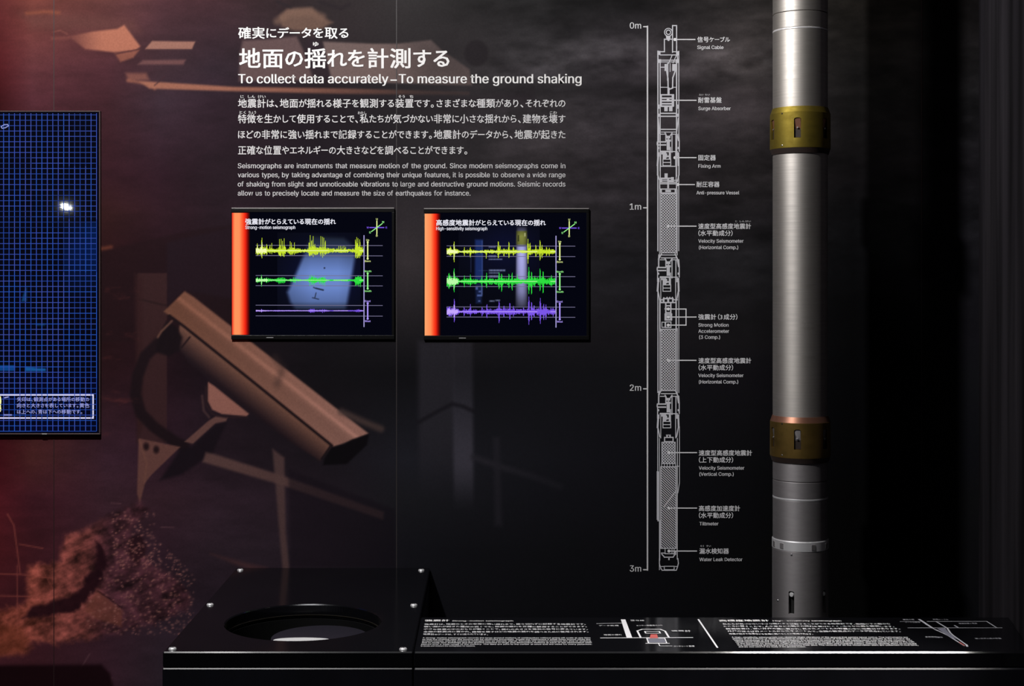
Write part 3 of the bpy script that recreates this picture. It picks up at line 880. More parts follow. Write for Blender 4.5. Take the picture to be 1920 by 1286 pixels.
# callouts: dots, leader, Japanese and English names
H2 = [('Velocity Seismometer', 1309.5, 1394, 28), ('(Horizontal Comp.)', 1310.5, 1384, 40)]
CALL = [
    ([(1265.5, 74)], 1303, [('信号ケーブル', 1307.5, 1368.5, 0)], [('Signal Cable', 1307.5, 1356.5, 15)], [], 74),
    ([(1252.5, 188)], 1305, [('耐雷基盤', 1309, 1353, 0)], [('Surge Absorber', 1309.5, 1370, 16)], [('たい', 1311, 1319, -10), ('らい', 1322, 1331, -10)], 187.5),
    ([(1265.5, 295.5)], 1305, [('固定器', 1309.5, 1342, 0)], [('Fixing Arm', 1309.5, 1351, 16)], [], 295.5),
    ([(1271, 346)], 1302, [('耐圧容器', 1306, 1349, 0)], [('Anti-pressure Vessel', 1306, 1386, 16)], [], 345.5),
    ([(1252.6, 424)], 1305, [('速度型高感度地震計', 1309.5, 1408, 0), ('（水平動成分）', 1309.5, 1373.5, 13)], H2, [('じ', 1379, 1382, -9.3), ('しん', 1387, 1396, -9.3), ('けい', 1398, 1408, -9.3)], 424),
    ([(1253, 579.3), (1253, 594.3), (1253, 609.5)], 1305, [('強震計（3成分）', 1309.5, 1382.5, 0)], [('Strong Motion', 1309.5, 1366, 15.5), ('Accelerometer', 1309.5, 1367, 27), ('(3 Comp.)', 1311, 1350, 38.3)], [], 594),
    ([(1253.2, 675.5)], 1305, [('速度型高感度地震計', 1309.8, 1408.5, 0), ('（水平動成分）', 1310, 1374.5, 13)], H2, [], 676),
    ([(1253.8, 848.5)], 1306, [('速度型高感度地震計', 1310.5, 1410, 0), ('（上下動成分）', 1310.5, 1374.5, 13)], [('Velocity Seismometer', 1310.5, 1395.5, 28.5), ('(Vertical Comp.)', 1311.5, 1375.5, 40)], [], 849),
    ([(1254, 952.5)], 1306, [('高感度加速度計', 1310.5, 1387.5, 0), ('（水平動成分）', 1310.5, 1374.5, 13)], [('Tiltmeter', 1311.5, 1347, 29)], [], 953),
    ([(1254.3, 1033)], 1306, [('漏水検知器', 1311.5, 1366.5, 0)], [('Water Leak Detector', 1311.5, 1392, 16)], [('ろう', 1313, 1320, -9.5), ('すい', 1324, 1333, -9.5)], 1033),
]
M_call = mat('callout_print', (244, 243, 247), rough=0.6, spec=0.2)
for dots, xe, jps, ens, rub, yc in CALL:
    q = Print(on_wall)
    for x, y in dots:
        q.dot(x, y, 2.9, 0.0002)
    ym = dots[len(dots) // 2][1]
    q.line([(dots[0][0], ym), (xe, ym)], 1.9)
    if len(dots) > 1:
        q.line([(1253, 579.3), (1286.3, 579.3), (1286.3, 609.5), (1253, 609.5)], 1.9)
    for s, x0, x1, dy in jps:
        q.jp(s, x0, x1, yc + dy, 11.3, 0.008, 0.014)
    for s, x0, x1, dy in ens:
        q.en(s, x0, x1, yc + dy + 2.9, 6.4, 0.004, 0.012)
    for s, x0, x1, dy in rub:
        q.jp(s, x0, x1, yc + dy, 4.2, 0.01)
    q.build('callout_label', M_call, wall_back)

# ------------------------------------------------------------------ small monitors
SCR = WALL - 0.005
G = {n: glow('screen_' + n, c) for n, c in dict(
    white=(244, 244, 255), yellow=(198, 226, 40), pale_yellow=(226, 240, 150), green=(40, 220, 60), pale_green=(150, 245, 140), violet=(122, 84, 232),
    pale_violet=(172, 150, 250), line=(112, 108, 140), cursor=(158, 150, 205), hot=(250, 255, 190), hotgreen=(200, 255, 180), hotviolet=(206, 176, 255)).items()}
M_screen = mat('screen_glass', (2, 2, 3), rough=0.1, spec=0.2, emit=(3, 4, 14), es=1.0)
M_video = attr_mat('screen_picture', rough=0.1, spec=0.2, emission=True)


def wave(pr, x0, x1, yc, base, spikes, seed, step=0.8, offs=0.0):
    rng = np.random.RandomState(seed)
    x = x0
    while x < x1:
        a = np.interp(x, [b_[0] for b_ in base], [b_[1] for b_ in base])
        up, dn = a * rng.uniform(0.25, 1.0), a * rng.uniform(0.25, 1.0)
        for sx, sw, su, sd in spikes:
            if abs(x - sx) < sw * 0.8:
                k = max(0.2, 1 - (abs(x - sx) / (sw * 0.95)) ** 1.5) if sw < 2.5 else rng.uniform(0.3, 1.0)
                up, dn = max(up, su * k), max(dn, sd * k)
        pr.rect(x - 0.42, yc - up - 0.4, x + 0.42, yc + dn + 0.4)
        x += step


def monitor(name_x, label, x0, y0, x1, y1, band, title_jp, title_en, tj, te, waves, guides, gx, cursor, bars, axis, paint_video, vid):
    cx = (x0 + x1) / 2
    t = thing('wall_monitor', P(cx, y1, WALL), label, 'monitor', 'small monitors on the wall')
    yb = SCR - 0.0016
    bz = MB()
    a = P(x0, y0, yb); c_ = P(x1, y1, yb)
    X0, X1, Z0, Z1 = a[0], c_[0], c_[2], a[2]
    lip = 0.003
    hole = (X0 + 0.0015, X1 - 0.016, Z0 + 0.0095, Z1 - 0.009)
    for bx in ((X0, X1, Z1 - 0.0085, Z1), (X0, X1, Z0, Z0 + 0.0095), (X0, X0 + 0.0015, Z0 + 0.0095, Z1 - 0.0085), (X1 - 0.006, X1, Z0 + 0.0095, Z1 - 0.0085)):
        bz.box(bx[0], bx[1], yb, WALL - 0.001, bx[2], bx[3])
    bz.build('bezel', M_bezel, t, bevel=0.0015, seg=3)
    MB().box(X0 + 0.0005, X1 - 0.0005, yb - 0.0006, WALL - 0.001, Z1 + 0.00005, Z1 + 0.0022).build('top_highlight', M_edge_glint, t, bevel=0.0004)  # pale strip added as the highlight along the bezel's upper edge
    scr = MB().box(X0 + 0.001, X1 - 0.0055, SCR, WALL - 0.002, Z0 + 0.009, Z1 - 0.008).build('screen', M_screen, t)
    on = lambda x, y, lift=0.0: P(x, y, SCR - 0.0004 - lift)
    # video picture behind the traces
    vx = np.arange(vid[0], vid[2] + 0.1, 1.0); vy = np.arange(vid[1], vid[3] + 0.1, 1.0)
    sheet('video_image', vx, vy, on, paint_video, M_video, scr)
    # red band: colours of the display itself
    stops = ([0, .1, .16, .42, .6, .74, .88, 1.0], np.array([(226, 44, 30), (255, 110, 66), (255, 150, 92), (255, 146, 90), (255, 84, 44), (238, 34, 14), (120, 4, 2), (6, 2, 6)]))
    if name_x: stops = ([0, .05, .38, .55, .7, .86, 1.0], np.array([(255, 170, 112), (255, 164, 106), (255, 140, 84), (255, 80, 40), (236, 36, 14), (110, 4, 2), (6, 2, 6)]))
    sheet('red_band', np.linspace(band[0], band[2], 40), [band[1], band[3]], lambda x, y: on(x, y, 0.0003),
          lambda X, Y: np.stack([np.interp((X - band[0]) / (band[2] - band[0]), stops[0], stops[1][:, k]) for k in range(3)], -1), M_video, scr)
    p = Print(lambda x, y, l=0: on(x, y, l + 0.0006))
    p.jp(title_jp, tj[0], tj[1], tj[2], 12.2, 0.008, 0.018)
    p.en(title_en, te[0], te[1], te[2], 6.3, 0.004, 0.012)
    p.build('title_lettering', G['white'], scr)
    p = Print(on)
    for y in guides:
        p.line([(gx[0], y), (gx[1], y + 0.6)], 1.1)
    p.build('guide_lines', G['line'], scr)
    p = Print(lambda x, y, l=0: on(x, y, l + 0.0009)); p.line([(cursor[0], cursor[1]), (cursor[0], cursor[2])], 2.0)
    p.build('cursor_line', G['cursor'], scr)
    for (col, hot, yc, base, spikes, hx, seed) in waves:
        p = Print(lambda x, y, l=0: on(x, y, l + 0.0004))
        wave(p, gx[0], cursor[0] - 0.5, yc, base, spikes, seed)
        p.mb.cur = 1
        p.map = lambda x, y, l=0: on(x, y, l + 0.0007)
        wave(p, gx[0] + 0.3, hx, yc, [(q[0], q[1] * 0.75) for q in base], [(s0, min(s1, 1.2), s2 * .7, s3 * .7) for s0, s1, s2, s3 in spikes], seed + 1, 1.0)
        wave(p, hx, cursor[0] - 1, yc, [(gx[0], 0.25), (cursor[0], 0.25)], [], seed + 2, 1.0)
        p.build('trace', [G[col], G[hot]], scr, col + ' ground motion trace')
    for col, x, ya, yb_, top, bot in bars:
        p = Print(lambda x, y, l=0: on(x, y, l + 0.0008))
        p.line([(x, ya + 1.5), (x, yb_ - 1.5)], 2.4); p.dot(x, ya + 1, 1.9); p.dot(x, yb_ - 1, 1.9)
        wt = 1.35 * len(top); wb = 1.35 * len(bot)
        p.en(top, x - wt, x + wt, ya - 1.4, 3.4, 0, 0.02); p.en(bot, x - wb, x + wb, yb_ + 5.2, 3.4, 0, 0.02)
        p.build('range_bar', G[col], scr)
    ax, ay = axis
    p = Print(lambda x, y, l=0: on(x, y, l + 0.0008))
    p.line([(ax, ay - 12), (ax, ay + 12)], 2.0); p.en('U', ax - 1.5, ax + 1.5, ay - 14, 3.6, 0, .02); p.en('D', ax - 1.5, ax + 1.5, ay + 17, 3.6, 0, .02)
    p.mb.cur = 1
    p.line([(ax - 13, ay), (ax + 13, ay)], 1.8); p.en('W', ax - 19, ax - 15, ay + 1.7, 3.4, 0, .02); p.en('E', ax + 16.6, ax + 19.4, ay + 1.7, 3.4, 0, .02)
    p.mb.cur = 2
    p.line([(ax - 10, ay + 7.4), (ax + 10, ay - 7.4)], 1.6); p.en('S', ax - 14.5, ax - 11.5, ay + 11, 3.6, 0, .02); p.en('N', ax + 10, ax + 13.4, ay - 8.6, 3.6, 0, .02)
    p.build('axis_symbol', [G['pale_yellow'], G['violet'], G['pale_green']], scr)
    lg = Print(lambda x, y, l=0: P(x, y, yb - 0.0004 - l))
    xm = x0 + 66
    lg.rect(xm, y1 - 4, xm + 13, y1 - 2.6)
    lg.build('maker_mark', M_mark, t)
    return t


def vid_left(X, Y):
    c = np.zeros(X.shape + (3,)) + np.array([3, 4, 14.])
    u, v = (X - 420) * 4.762, (Y - 380) * 4.762
    m = poly_mask(u, v, [(780, 290), (1070, 310), (1170, 400), (1168, 500), (1100, 900), (1085, 960), (640, 960), (592, 890), (565, 800), (640, 640), (715, 460)], 26)
    br = np.interp(v, [290, 340, 430, 500, 620, 760, 880, 960], [0.15, 0.3, 0.42, 0.78, 1.0, 0.98, 0.8, 0.25])
    br = br * (1 - 0.25 * np.clip((np.abs(u - 900) - 120) / 260, 0, 1))
    pic = np.array([108, 136, 204.]) * br[..., None]
    c = c + (pic - c) * m[..., None]
    halo = np.exp(-(((u - 900) / 400) ** 2 + ((v - 640) / 330) ** 2)) * (1 - m)
    c = c + halo[..., None] * np.array([6, 10, 34.])
    mk = line_mask(u, v, [(822, 764), (886, 780)], 12, 6) + line_mask(u, v, [(800, 756), (812, 762)], 8, 6) + line_mask(u, v, [(822, 805), (812, 845)], 7, 5) + line_mask(u, v, [(790, 848), (845, 862)], 7, 5) + np.clip(1.5 - np.hypot(u - 897, v - 583) / 7, 0, 1)
    return c * (1 - 0.75 * np.clip(mk, 0, 1))[..., None]


def vid_right(X, Y):
    c = np.zeros(X.shape + (3,)) + np.array([3, 4, 14.])
    u, v = (X - 780) * 4.762, (Y - 380) * 4.762
    c = c + np.exp(-(((u - 800) / 330) ** 2 + ((v - 420) / 260) ** 2))[..., None] * np.array([6, 8, 26.])
    lay = lambda m, col, k=1.0: c.__iadd__((np.array(col, float) - c) * (m * k)[..., None])
    lay(poly_mask(u, v, [(528, 330), (594, 330), (594, 690), (526, 690)], 14), (26, 46, 104), 0.9)
    lay(line_mask(u, v, [(591, 340), (591, 690)], 6, 5), (70, 92, 160), 0.8)
    lay(poly_mask(u, v, [(530, 720), (590, 720), (585, 900), (535, 900)], 14), (22, 34, 74), 0.8)
    for a in ((532, 752, 552, 776), (560, 786, 580, 800), (546, 820, 592, 836), (556, 872, 574, 884), (582, 740, 594, 820)):
        lay(poly_mask(u, v, [(a[0], a[1]), (a[2], a[1]), (a[2], a[3]), (a[0], a[3])], 6), (96, 116, 180), 0.7)
    # the tube with its brass collar
    t = (u - 945) / 52.0
    prof = np.clip(1 - 0.55 * np.abs(t + 0.05) ** 2.2, 0, 1)
    tub = poly_mask(u, v, [(898, 215), (992, 215), (996, 930), (886, 930)], 10)
    br = np.interp(v, [215, 260, 390, 470, 640, 800, 930], [0.25, 0.5, 0.95, 1.0, 0.92, 0.72, 0.34])
    pic = np.array([172, 172, 232.]) * (br * prof)[..., None]
    c = c + (pic - c) * tub[..., None]
    col = poly_mask(u, v, [(896, 252), (992, 252), (992, 376), (896, 376)], 7)
    pic = np.array([136, 140, 66.]) * (prof * np.interp(v, [250, 300, 380], [0.7, 0.95, 0.8]))[..., None]
    c = c + (pic - c) * col[..., None]
    lay(poly_mask(u, v, [(908, 290), (920, 290), (920, 345), (908, 345)], 5), (30, 34, 18), 0.8)
    lay(poly_mask(u, v, [(968, 270), (978, 270), (978, 300), (968, 300)], 5), (214, 214, 170), 0.7)
    lay(poly_mask(u, v, [(895, 378), (995, 378), (995, 392), (895, 392)], 5), (20, 22, 34), 0.6)
    for a in ((650, 390, 712, 400), (648, 470, 716, 486), (648, 500, 770, 510), (652, 596, 798, 612), (652, 622, 745, 632), (652, 648, 735, 668), (655, 872, 700, 884), (710, 866, 750, 878)):
        k = 0.6 + 0.4 * np.sin(u * 0.55)
        lay(poly_mask(u, v, [(a[0], a[1]), (a[2], a[1]), (a[2], a[3]), (a[0], a[3])], 6) * k, (176, 188, 236), 0.8)
    lay(line_mask(u, v, [(560, 606), (640, 606)], 4, 4) + line_mask(u, v, [(490, 430), (490, 620)], 4, 4), (70, 84, 130), 0.6)
    return c


sp = lambda l, k=420: [(k + a / 4.762, b, c / 4.762, d / 4.762) for a, b, c, d in l]
bs = lambda l, k=420: [(k + a / 4.762, b / 4.762) for a, b in l]
comb = lambda xs_, up, dn, w_=0.9: [(x, w_, up * random.uniform(.85, 1.05), dn * random.uniform(.7, 1.05)) for x in xs_]
yl = comb([495, 510, 523, 538], 115, 60) + comb([590, 603, 628], 85, 50) + comb([410, 426], 70, 30) + comb([770, 783, 797], 140, 60) + comb([865, 880, 892, 905], 125, 65) + comb([1175, 1185, 1195, 1213], 125, 85) + comb([1025, 1040, 1055, 1070, 1085], 42, 20) + [(338, 1.6, 120, 70), (298, 1.5, 65, 45), (382, 1.5, 60, 40), (760, 1, 95, 40), (810, 1, 70, 45)]
gl = comb([490, 505, 520, 535], 32, 45) + comb([620, 635], 28, 30) + comb([765, 780, 790, 805], 48, 60) + comb([855, 870, 885, 900], 36, 52) + comb([1175, 1190, 1205, 1218], 40, 66) + [(335, 1.4, 46, 55), (298, 1.4, 28, 24), (380, 1.4, 24, 24)]
vl = comb([775, 790, 805], 22, 22) + comb([880, 895], 14, 16) + comb([1190, 1205], 14, 16) + [(335, 1.2, 14, 12)]
monitor(0, 'small black wall monitor over the mural camera, with tall comb spikes on its yellow trace', 433.5, 391, 739.5, 636, (434.5, 399, 469, 627.5),
        '強震計がとらえている現在の揺れ', 'Strong-motion seismograph', (460, 629.5, 415.3), (460, 553.5, 429.3),
        [('yellow', 'hot', 469.9, bs([(285, 38), (380, 36), (400, 16), (480, 18), (500, 55), (540, 50), (560, 14), (600, 40), (650, 22), (700, 14), (745, 14), (765, 50), (815, 40), (860, 36), (910, 34), (940, 20), (1030, 18), (1090, 22), (1130, 12), (1165, 20), (1190, 70), (1225, 40), (1245, 30)]), sp(yl), 500, 1),
         ('green', 'hotgreen', 525.3, bs([(285, 24), (330, 18), (350, 14), (380, 18), (450, 10), (490, 22), (540, 22), (560, 6), (600, 14), (660, 12), (700, 4), (750, 10), (780, 36), (815, 24), (850, 20), (900, 30), (925, 6), (1000, 8), (1100, 9), (1160, 8), (1185, 40), (1220, 36), (1245, 8)]), sp(gl), 502, 2),
         ('violet', 'hotviolet', 582.6, bs([(285, 7), (345, 6), (420, 3), (500, 5), (540, 4), (740, 3), (780, 14), (820, 6), (870, 8), (910, 7), (940, 3), (1160, 4), (1200, 10), (1240, 4)]), sp(vl), 500, 3)],
        (459.8, 479.1, 516.5, 535.4, 572.1, 592.1), (480, 717), (682.5, 442, 612),
        [('pale_yellow', 689.4, 453, 486, 'Up', 'Down'), ('pale_green', 689.4, 511.5, 542, 'North', 'South'), ('pale_violet', 689.4, 567.5, 598.5, 'East', 'West')],
        (706.6, 426.6), vid_left, (520, 436, 676, 596))
yr = [(300, 4, 50, 40), (340, 1.6, 92, 96), (432, 1.2, 38, 36), (485, 1.6, 40, 50), (627, 1.2, 8, 60), (735, 1.8, 98, 60), (750, 1.5, 60, 20), (785, 1.4, 30, 44), (830, 1.6, 92, 58), (870, 2, 40, 34), (1000, 1.6, 112, 104), (1018, 2, 80, 30), (1070, 1.4, 64, 50), (1108, 1.6, 108, 82), (1125, 1.6, 60, 56), (1165, 1.4, 44, 40), (1190, 1.4, 34, 38)]
gr = [(300, 4, 80, 70), (340, 1.8, 118, 98), (432, 1.2, 52, 50), (486, 1.4, 60, 46), (588, 1.2, 50, 44), (630, 1.6, 76, 56), (742, 1.8, 82, 70), (765, 1.8, 70, 94), (830, 1.6, 72, 62), (858, 1.6, 80, 82), (905, 1.4, 62, 30), (1008, 1.8, 128, 110), (1032, 1.8, 90, 122), (1060, 1.6, 50, 50), (1108, 1.6, 122, 90), (1135, 1.8, 96, 112), (1210, 1.6, 54, 48)]
vr = [(295, 4, 50, 44), (342, 1.8, 116, 96), (430, 1.2, 44, 42), (486, 1.4, 66, 42), (590, 1.2, 46, 44), (633, 1.5, 70, 60), (742, 1.8, 96, 104), (785, 1.6, 56, 52), (838, 1.6, 84, 76), (870, 1.6, 50, 42), (960, 1.4, 40, 40), (1008, 1.8, 134, 116), (1032, 1.8, 90, 80), (1055, 1.6, 60, 50), (1110, 1.8, 122, 108), (1140, 1.6, 70, 76), (1160, 1.6, 62, 70), (1225, 1.6, 34, 44)]
bb = bs([(278, 46), (360, 42), (378, 26), (392, 10), (420, 16), (450, 26), (520, 26), (560, 12), (600, 22), (660, 30), (700, 22), (740, 40), (780, 34), (830, 34), (900, 26), (960, 24), (985, 18), (1010, 44), (1070, 32), (1110, 44), (1170, 30), (1210, 36), (1240, 30)], 780)
monitor(1, 'small black wall monitor nearest the depth scale, with dense jagged traces', 794.5, 392, 1104.5, 637, (796.3, 400.5, 826.5, 629),
        '高感度地震計がとらえている現在の揺れ', 'High-sensitivity seismograph', (818, 1023, 417.4), (818, 913.5, 431.5),
        [('yellow', 'hot', 471.8, [(a, c * 0.62) for a, c in bb], sp(yr, 780), 858, 4),
         ('green', 'hotgreen', 527.6, bb, sp(gr, 780), 859, 5), ('violet', 'hotviolet', 584.3, [(a, c * 0.9) for a, c in bb], sp(vr, 780), 859, 6)],
        (460.9, 480.4, 518, 537, 575.3, 594.2), (838, 1078), (1042.5, 443, 613),
        [('pale_yellow', 1049.6, 456, 487.5, 'Up', 'Down'), ('pale_green', 1049.6, 512.5, 543.5, 'North', 'South'), ('pale_violet', 1049.6, 568.5, 599.5, 'East', 'West')],
        (1067.3, 427.5), vid_right, (860, 420, 1012, 580))

# ------------------------------------------------------------------ large display on the left
LM = WALL - 0.009
t = thing('wall_display', P(-300, 815, WALL), 'large upright wall display showing a glowing blue grid, cut by the left picture edge', 'display')
a, c_ = P(-870, 207.5, LM - 0.002), P(187.8, 815, LM - 0.002)
X0, X1, Z0, Z1 = a[0], c_[0], c_[2], a[2]
bz = MB()
for bx in ((X0, X1, Z1 - 0.003, Z1), (X0, X1, Z0, Z0 + 0.0035), (X0, X0 + 0.008, Z0 + 0.0035, Z1 - 0.003), (X1 - 0.003, X1, Z0 + 0.0035, Z1 - 0.003)):
    bz.box(bx[0], bx[1], LM - 0.002, WALL - 0.001, bx[2], bx[3])
bz.build('bezel', mat('grey_bezel', (74, 62, 62), rough=0.4, spec=0.5), t, bevel=0.001)
M_lscreen = mat('display_glass', (2, 2, 4), rough=0.025, spec=0.5, emit=(1, 2, 15), es=1.0)
scr = MB().box(X0 + 0.006, X1 - 0.0025, LM, WALL - 0.002, Z0 + 0.003, Z1 - 0.0025).build('screen', M_lscreen, t)
onL = lambda x, y, lift=0.0: P(x, y, LM - 0.0004 - lift)
# grid of thin lines, each stretch with the brightness it has on the display
random.seed(8)
gcols = [(26, 62, 150), (32, 78, 176), (46, 72, 168), (18, 48, 120), (56, 76, 164), (40, 104, 180)]
p = Print(onL)
xsL = [6.7 + 10.25 * k for k in range(-82, 18)]
ysL = [215.4 + 10.05 * k for k in range(0, 60)]
for x in xsL:
    for k in range(6):
        ya, yb_ = 213 + k * 99.3, 213 + (k + 1) * 99.3
        p.mb.cur = random.choice([0, 1, 1, 2, 2, 4]) if x < 100 else random.choice([0, 0, 1, 2, 3, 4])
        p.line([(x, ya), (x, yb_ - 1)], 1.35)
for y in ysL:
    for xa, xb in ((-838, -420), (-420, -1), (0, 60), (60, 120), (120, 180)):
        p.mb.cur = random.choice([3, 0, 0, 2] if y < 480 else [0, 1, 2, 4, 0])
        p.line([(xa, y), (xb, y)], 1.15, 0.00012)
gm = [glow('grid_blue_%d' % k, c) for k, c in enumerate(gcols)]
p.build('grid_lines', gm, scr, 'thin blue glowing grid lines')


def paint_patch(X, Y):
    c = np.zeros(X.shape + (3,)) + np.array([1, 2, 15.])
    n = fbm(X, Y, 30, 30, 61, 4)
    def lay(m, col, k=1.0):
        nonlocal c
        c = c + (np.array(col, float) - c) * (m * k)[..., None]
    step = lambda q: np.floor((q - 6.7) / 10.25) * 10.25 + 6.7
    sx, sy = step(X), np.floor((Y - 215.4) / 10.05) * 10.05 + 215.4
    lay(np.clip((sx - (250 - (sy - 215) * 0.55)) / 70, 0, 1) * (Y > 415) * np.exp(-((sy - 430) / 60.0) ** 2) * (sx > 118), (2, 44, 118), 0.9)
    lay(((sy > 415) & (sx > 112)).astype(float) * np.exp(-((sy - 470) / 60.) ** 2), (2, 20, 66), 0.6)
    lay(poly_mask(X, Y, [(48, 540), (50, 540), (50, 565), (40, 565)], 2), (16, 74, 130), 0.8)
    lay(poly_mask(X, Y, [(-40, 685), (28, 685), (28, 695), (-40, 695)], 1), (10, 70, 140), 0.9)
    lay(poly_mask(X, Y, [(47, 687), (70, 690), (86, 691), (86, 696), (47, 696)], 1.5), (20, 92, 160), 0.9)
    lay(poly_mask(X, Y, [(68, 607), (84, 607), (84, 610), (68, 610)], 2), (16, 80, 120), 0.7)
    lay((Y > 700).astype(float) * (0.5 + n), (2, 6, 60), 0.5)
    return c


sheet('map_image', np.arange(-60, 182, 2.0), np.arange(212, 811, 2.0), lambda x, y: P(x, y, LM - 0.0002), paint_patch, attr_mat('display_picture', rough=0.025, spec=0.5, emission=True), scr)
p = Print(lambda x, y, l=0: onL(x, y, l + 0.0003))
p.line([(-330, 740.4), (174.6, 740.4), (174.6, 783.6), (-330, 783.6), (-330, 740.4)], 2.6)
p.build('caption_frame', glow('caption_white', (214, 212, 246)), scr, 'thin white caption frame')
p = Print(lambda x, y, l=0: onL(x, y, l + 0.0003))
for s, y, x1 in (('矢印は、観測点がある場所の移動の', 748.5, 167), ('向きと大きさを表しています。黄色', 760, 167.5), ('は上への、青は下への移動です。', 771.8, 154)):
    p.jp(s, 32, x1, y, 8.9, 0.004, 0.006)
p.line([(9, 745.5), (15, 744.2)], 2.0); p.line([(8, 778), (21, 778)], 2.6)
p.build('caption_lettering', glow('caption_lilac', (160, 164, 226)), scr, 'lilac Japanese caption of three lines')
p = Print(lambda x, y, l=0: onL(x, y, l + 0.0003))
p.poly([(-12, 742), (1.5, 743), (2.5, 752), (1.5, 762), (2.5, 768), (1, 772), (-12, 772)])
p.build('arrow_symbol', glow('caption_yellow', (250, 246, 170)), scr, 'pale yellow arrow symbol')
p = Print(lambda x, y, l=0: onL(x, y, l + 0.0003))
p.line([(2, 237.5), (8, 233.5), (14, 233.2), (16, 236), (10, 239.5), (4, 240.5)], 1.5, closed=True)
p.build('coast_outline', glow('outline_white', (150, 160, 220)), scr)
lg = Print(lambda x, y, l=0: P(x, y, LM - 0.0034 - l)); lg.rect(78.5, 812.2, 88, 814.4)
lg.build('maker_mark', M_mark, t)

# ------------------------------------------------------------------ borehole seismometer (upright tube)
TX, TY = 0.6775, 3.12
tube = thing('borehole_seismometer', (TX, TY, 0), 'tall silver metal tube instrument with two brass collars standing behind the console', 'seismometer')
FR = 3.06
zt = lambda py: EYE + (VY - py) * FR / F
R0 = 50.5 * TY / F
vdir = Vector((-TX, -TY, 0)).normalized()
rdir = Vector((-vdir.y, vdir.x, 0)) * 1.0   # image right seen from the camera
if rdir.x < 0: rdir = -rdir


def around(phi):
    return vdir * math.cos(phi) + rdir * math.sin(phi)


def casing(name, ya, yb, m, r=R0, ch=0.0012):
    z0, z1 = zt(yb), zt(ya)
    return MB().lathe([(r - ch, z0), (r, z0 + ch), (r, z1 - ch), (r - ch, z1)], 128, (TX, TY)).build(name, m, tube, smooth=True, sharp=25)


ZT = 2.93
MB().lathe([(R0, zt(17.5)), (R0, ZT - 0.01), (R0 - 0.01, ZT)], 128, (TX, TY)).build('casing', M_alu, tube, smooth=True)
casing('casing', 18.6, 49, M_alu)
casing('joint_ring', 49, 52, M_ring, R0 + 0.0003, 0.0006)
casing('casing', 52, 240, M_alu)
casing('casing', 240, 825, M_alu)
casing('casing', 825, 905, M_steel)
casing('casing', 905.6, 937, M_steel)
casing('joint_ring', 937, 940.5, M_ring, R0 + 0.0003, 0.0006)
casing('casing', 940.5, 1017, M_steel)
# clamping ring with bolts
R1 = R0 + 0.0012
rg = casing('clamp_ring', 1016, 1037, M_ring, R1 + 0.0006, 0.0025)
zc = zt(1027)
for ph in (-66, -40, 27, 66, 120, 180, 240):
    nrm = around(math.radians(ph)); tan = Vector((-nrm.y, nrm.x, 0))
    cpos = Vector((TX, TY, zc)) + nrm * (R1 + 0.0002)
    q = MB()
    bt = [cpos + tan * sx * 0.0045 + Vector((0, 0, sz * 0.006)) + nrm * k for k in (-0.002, 0.0016) for sx, sz in ((-1, -1), (1, -1), (1, 1), (-1, 1))]
    q.add(bt, [(0, 1, 2, 3), (7, 6, 5, 4), (0, 4, 5, 1), (1, 5, 6, 2), (2, 6, 7, 3), (3, 7, 4, 0)])
    q.build('bolt', M_steel, rg, bevel=0.0006)
# lower section with slots
low = MB().lathe([(R1 - 0.012, 0.0), (R1, 0.0), (R1, zt(1037)), (R1 - 0.001, zt(1036.4)), (R1 - 0.012, zt(1036.4))], 128, (TX, TY), False, False)
low.f += [(4 * 128 + k, 4 * 128 + (k + 1) % 128, (k + 1) % 128, k) for k in range(128)]
low.mi += [0] * 128
low = low.build('lower_casing', M_steel, tube)


def slot_cutter(phi, za, zb, wd, r, depth=0.02):
    nrm = around(phi); tan = Vector((-nrm.y, nrm.x, 0)); ctr = Vector((TX, TY, 0))
    pts = []
    hw = wd / 2
    for k in range(7):
        an = math.pi * k / 6
        pts.append((hw * math.cos(an), zb - hw * 0.45 + 0.45 * hw * math.sin(an)))
    pts += [(-hw, za), (hw, za)]
    n = len(pts)
    q = MB()
    vs = [ctr + nrm * rr + tan * a_ + Vector((0, 0, b_)) for rr in (r - depth, r + 0.02) for a_, b_ in pts]
    q.add(vs, [tuple(range(n)), tuple(range(2 * n - 1, n - 1, -1))] + [(i, n + i, n + (i + 1) % n, (i + 1) % n) for i in range(n)])
    o = q.build('cutter', M_hole)
    bm = bmesh.new(); bm.from_mesh(o.data); bmesh.ops.recalc_face_normals(bm, faces=bm.faces); bm.to_mesh(o.data); bm.free()
    return o


def pxw(n): return n * FR / F


sl_low = [math.radians(v) for v in (-18, 58, -94, 134, 210)]
bm = bmesh.new(); bm.from_mesh(low.data); bmesh.ops.recalc_face_normals(bm, faces=bm.faces); bm.to_mesh(low.data); bm.free()
carve(low, [slot_cutter(ph, zt(1153), zt(1110), pxw(11), R1, 0.009) for ph in sl_low])
low.data.shade_smooth(); low.data.set_sharp_from_angle(angle=math.radians(25))
MB().lathe([(R1 - 0.008, 0.005), (R1 - 0.008, zt(1040))], 64, (TX, TY)).build('inner_core', M_hole, tube, smooth=True)


def stud(name, phi, py, r, rad, out, m, parent):
    nrm = around(phi); tan = Vector((-nrm.y, nrm.x, 0)); up = Vector((0, 0, 1))
    ctr = Vector((TX, TY, zt(py)))
    q = MB(); n = 16
    vs = []
    for rr, k in ((rad, -0.003), (rad, out * 0.5), (rad * 0.7, out)):
        vs += [ctr + nrm * (r + k) + (tan * math.cos(2 * math.pi * i / n) + up * math.sin(2 * math.pi * i / n)) * rr for i in range(n)]
    q.add(vs, [(j * n + i, j * n + (i + 1) % n, (j + 1) * n + (i + 1) % n, (j + 1) * n + i) for j in range(2) for i in range(n)] + [tuple(2 * n + i for i in range(n))])
    return q.build(name, m, parent, smooth=True)


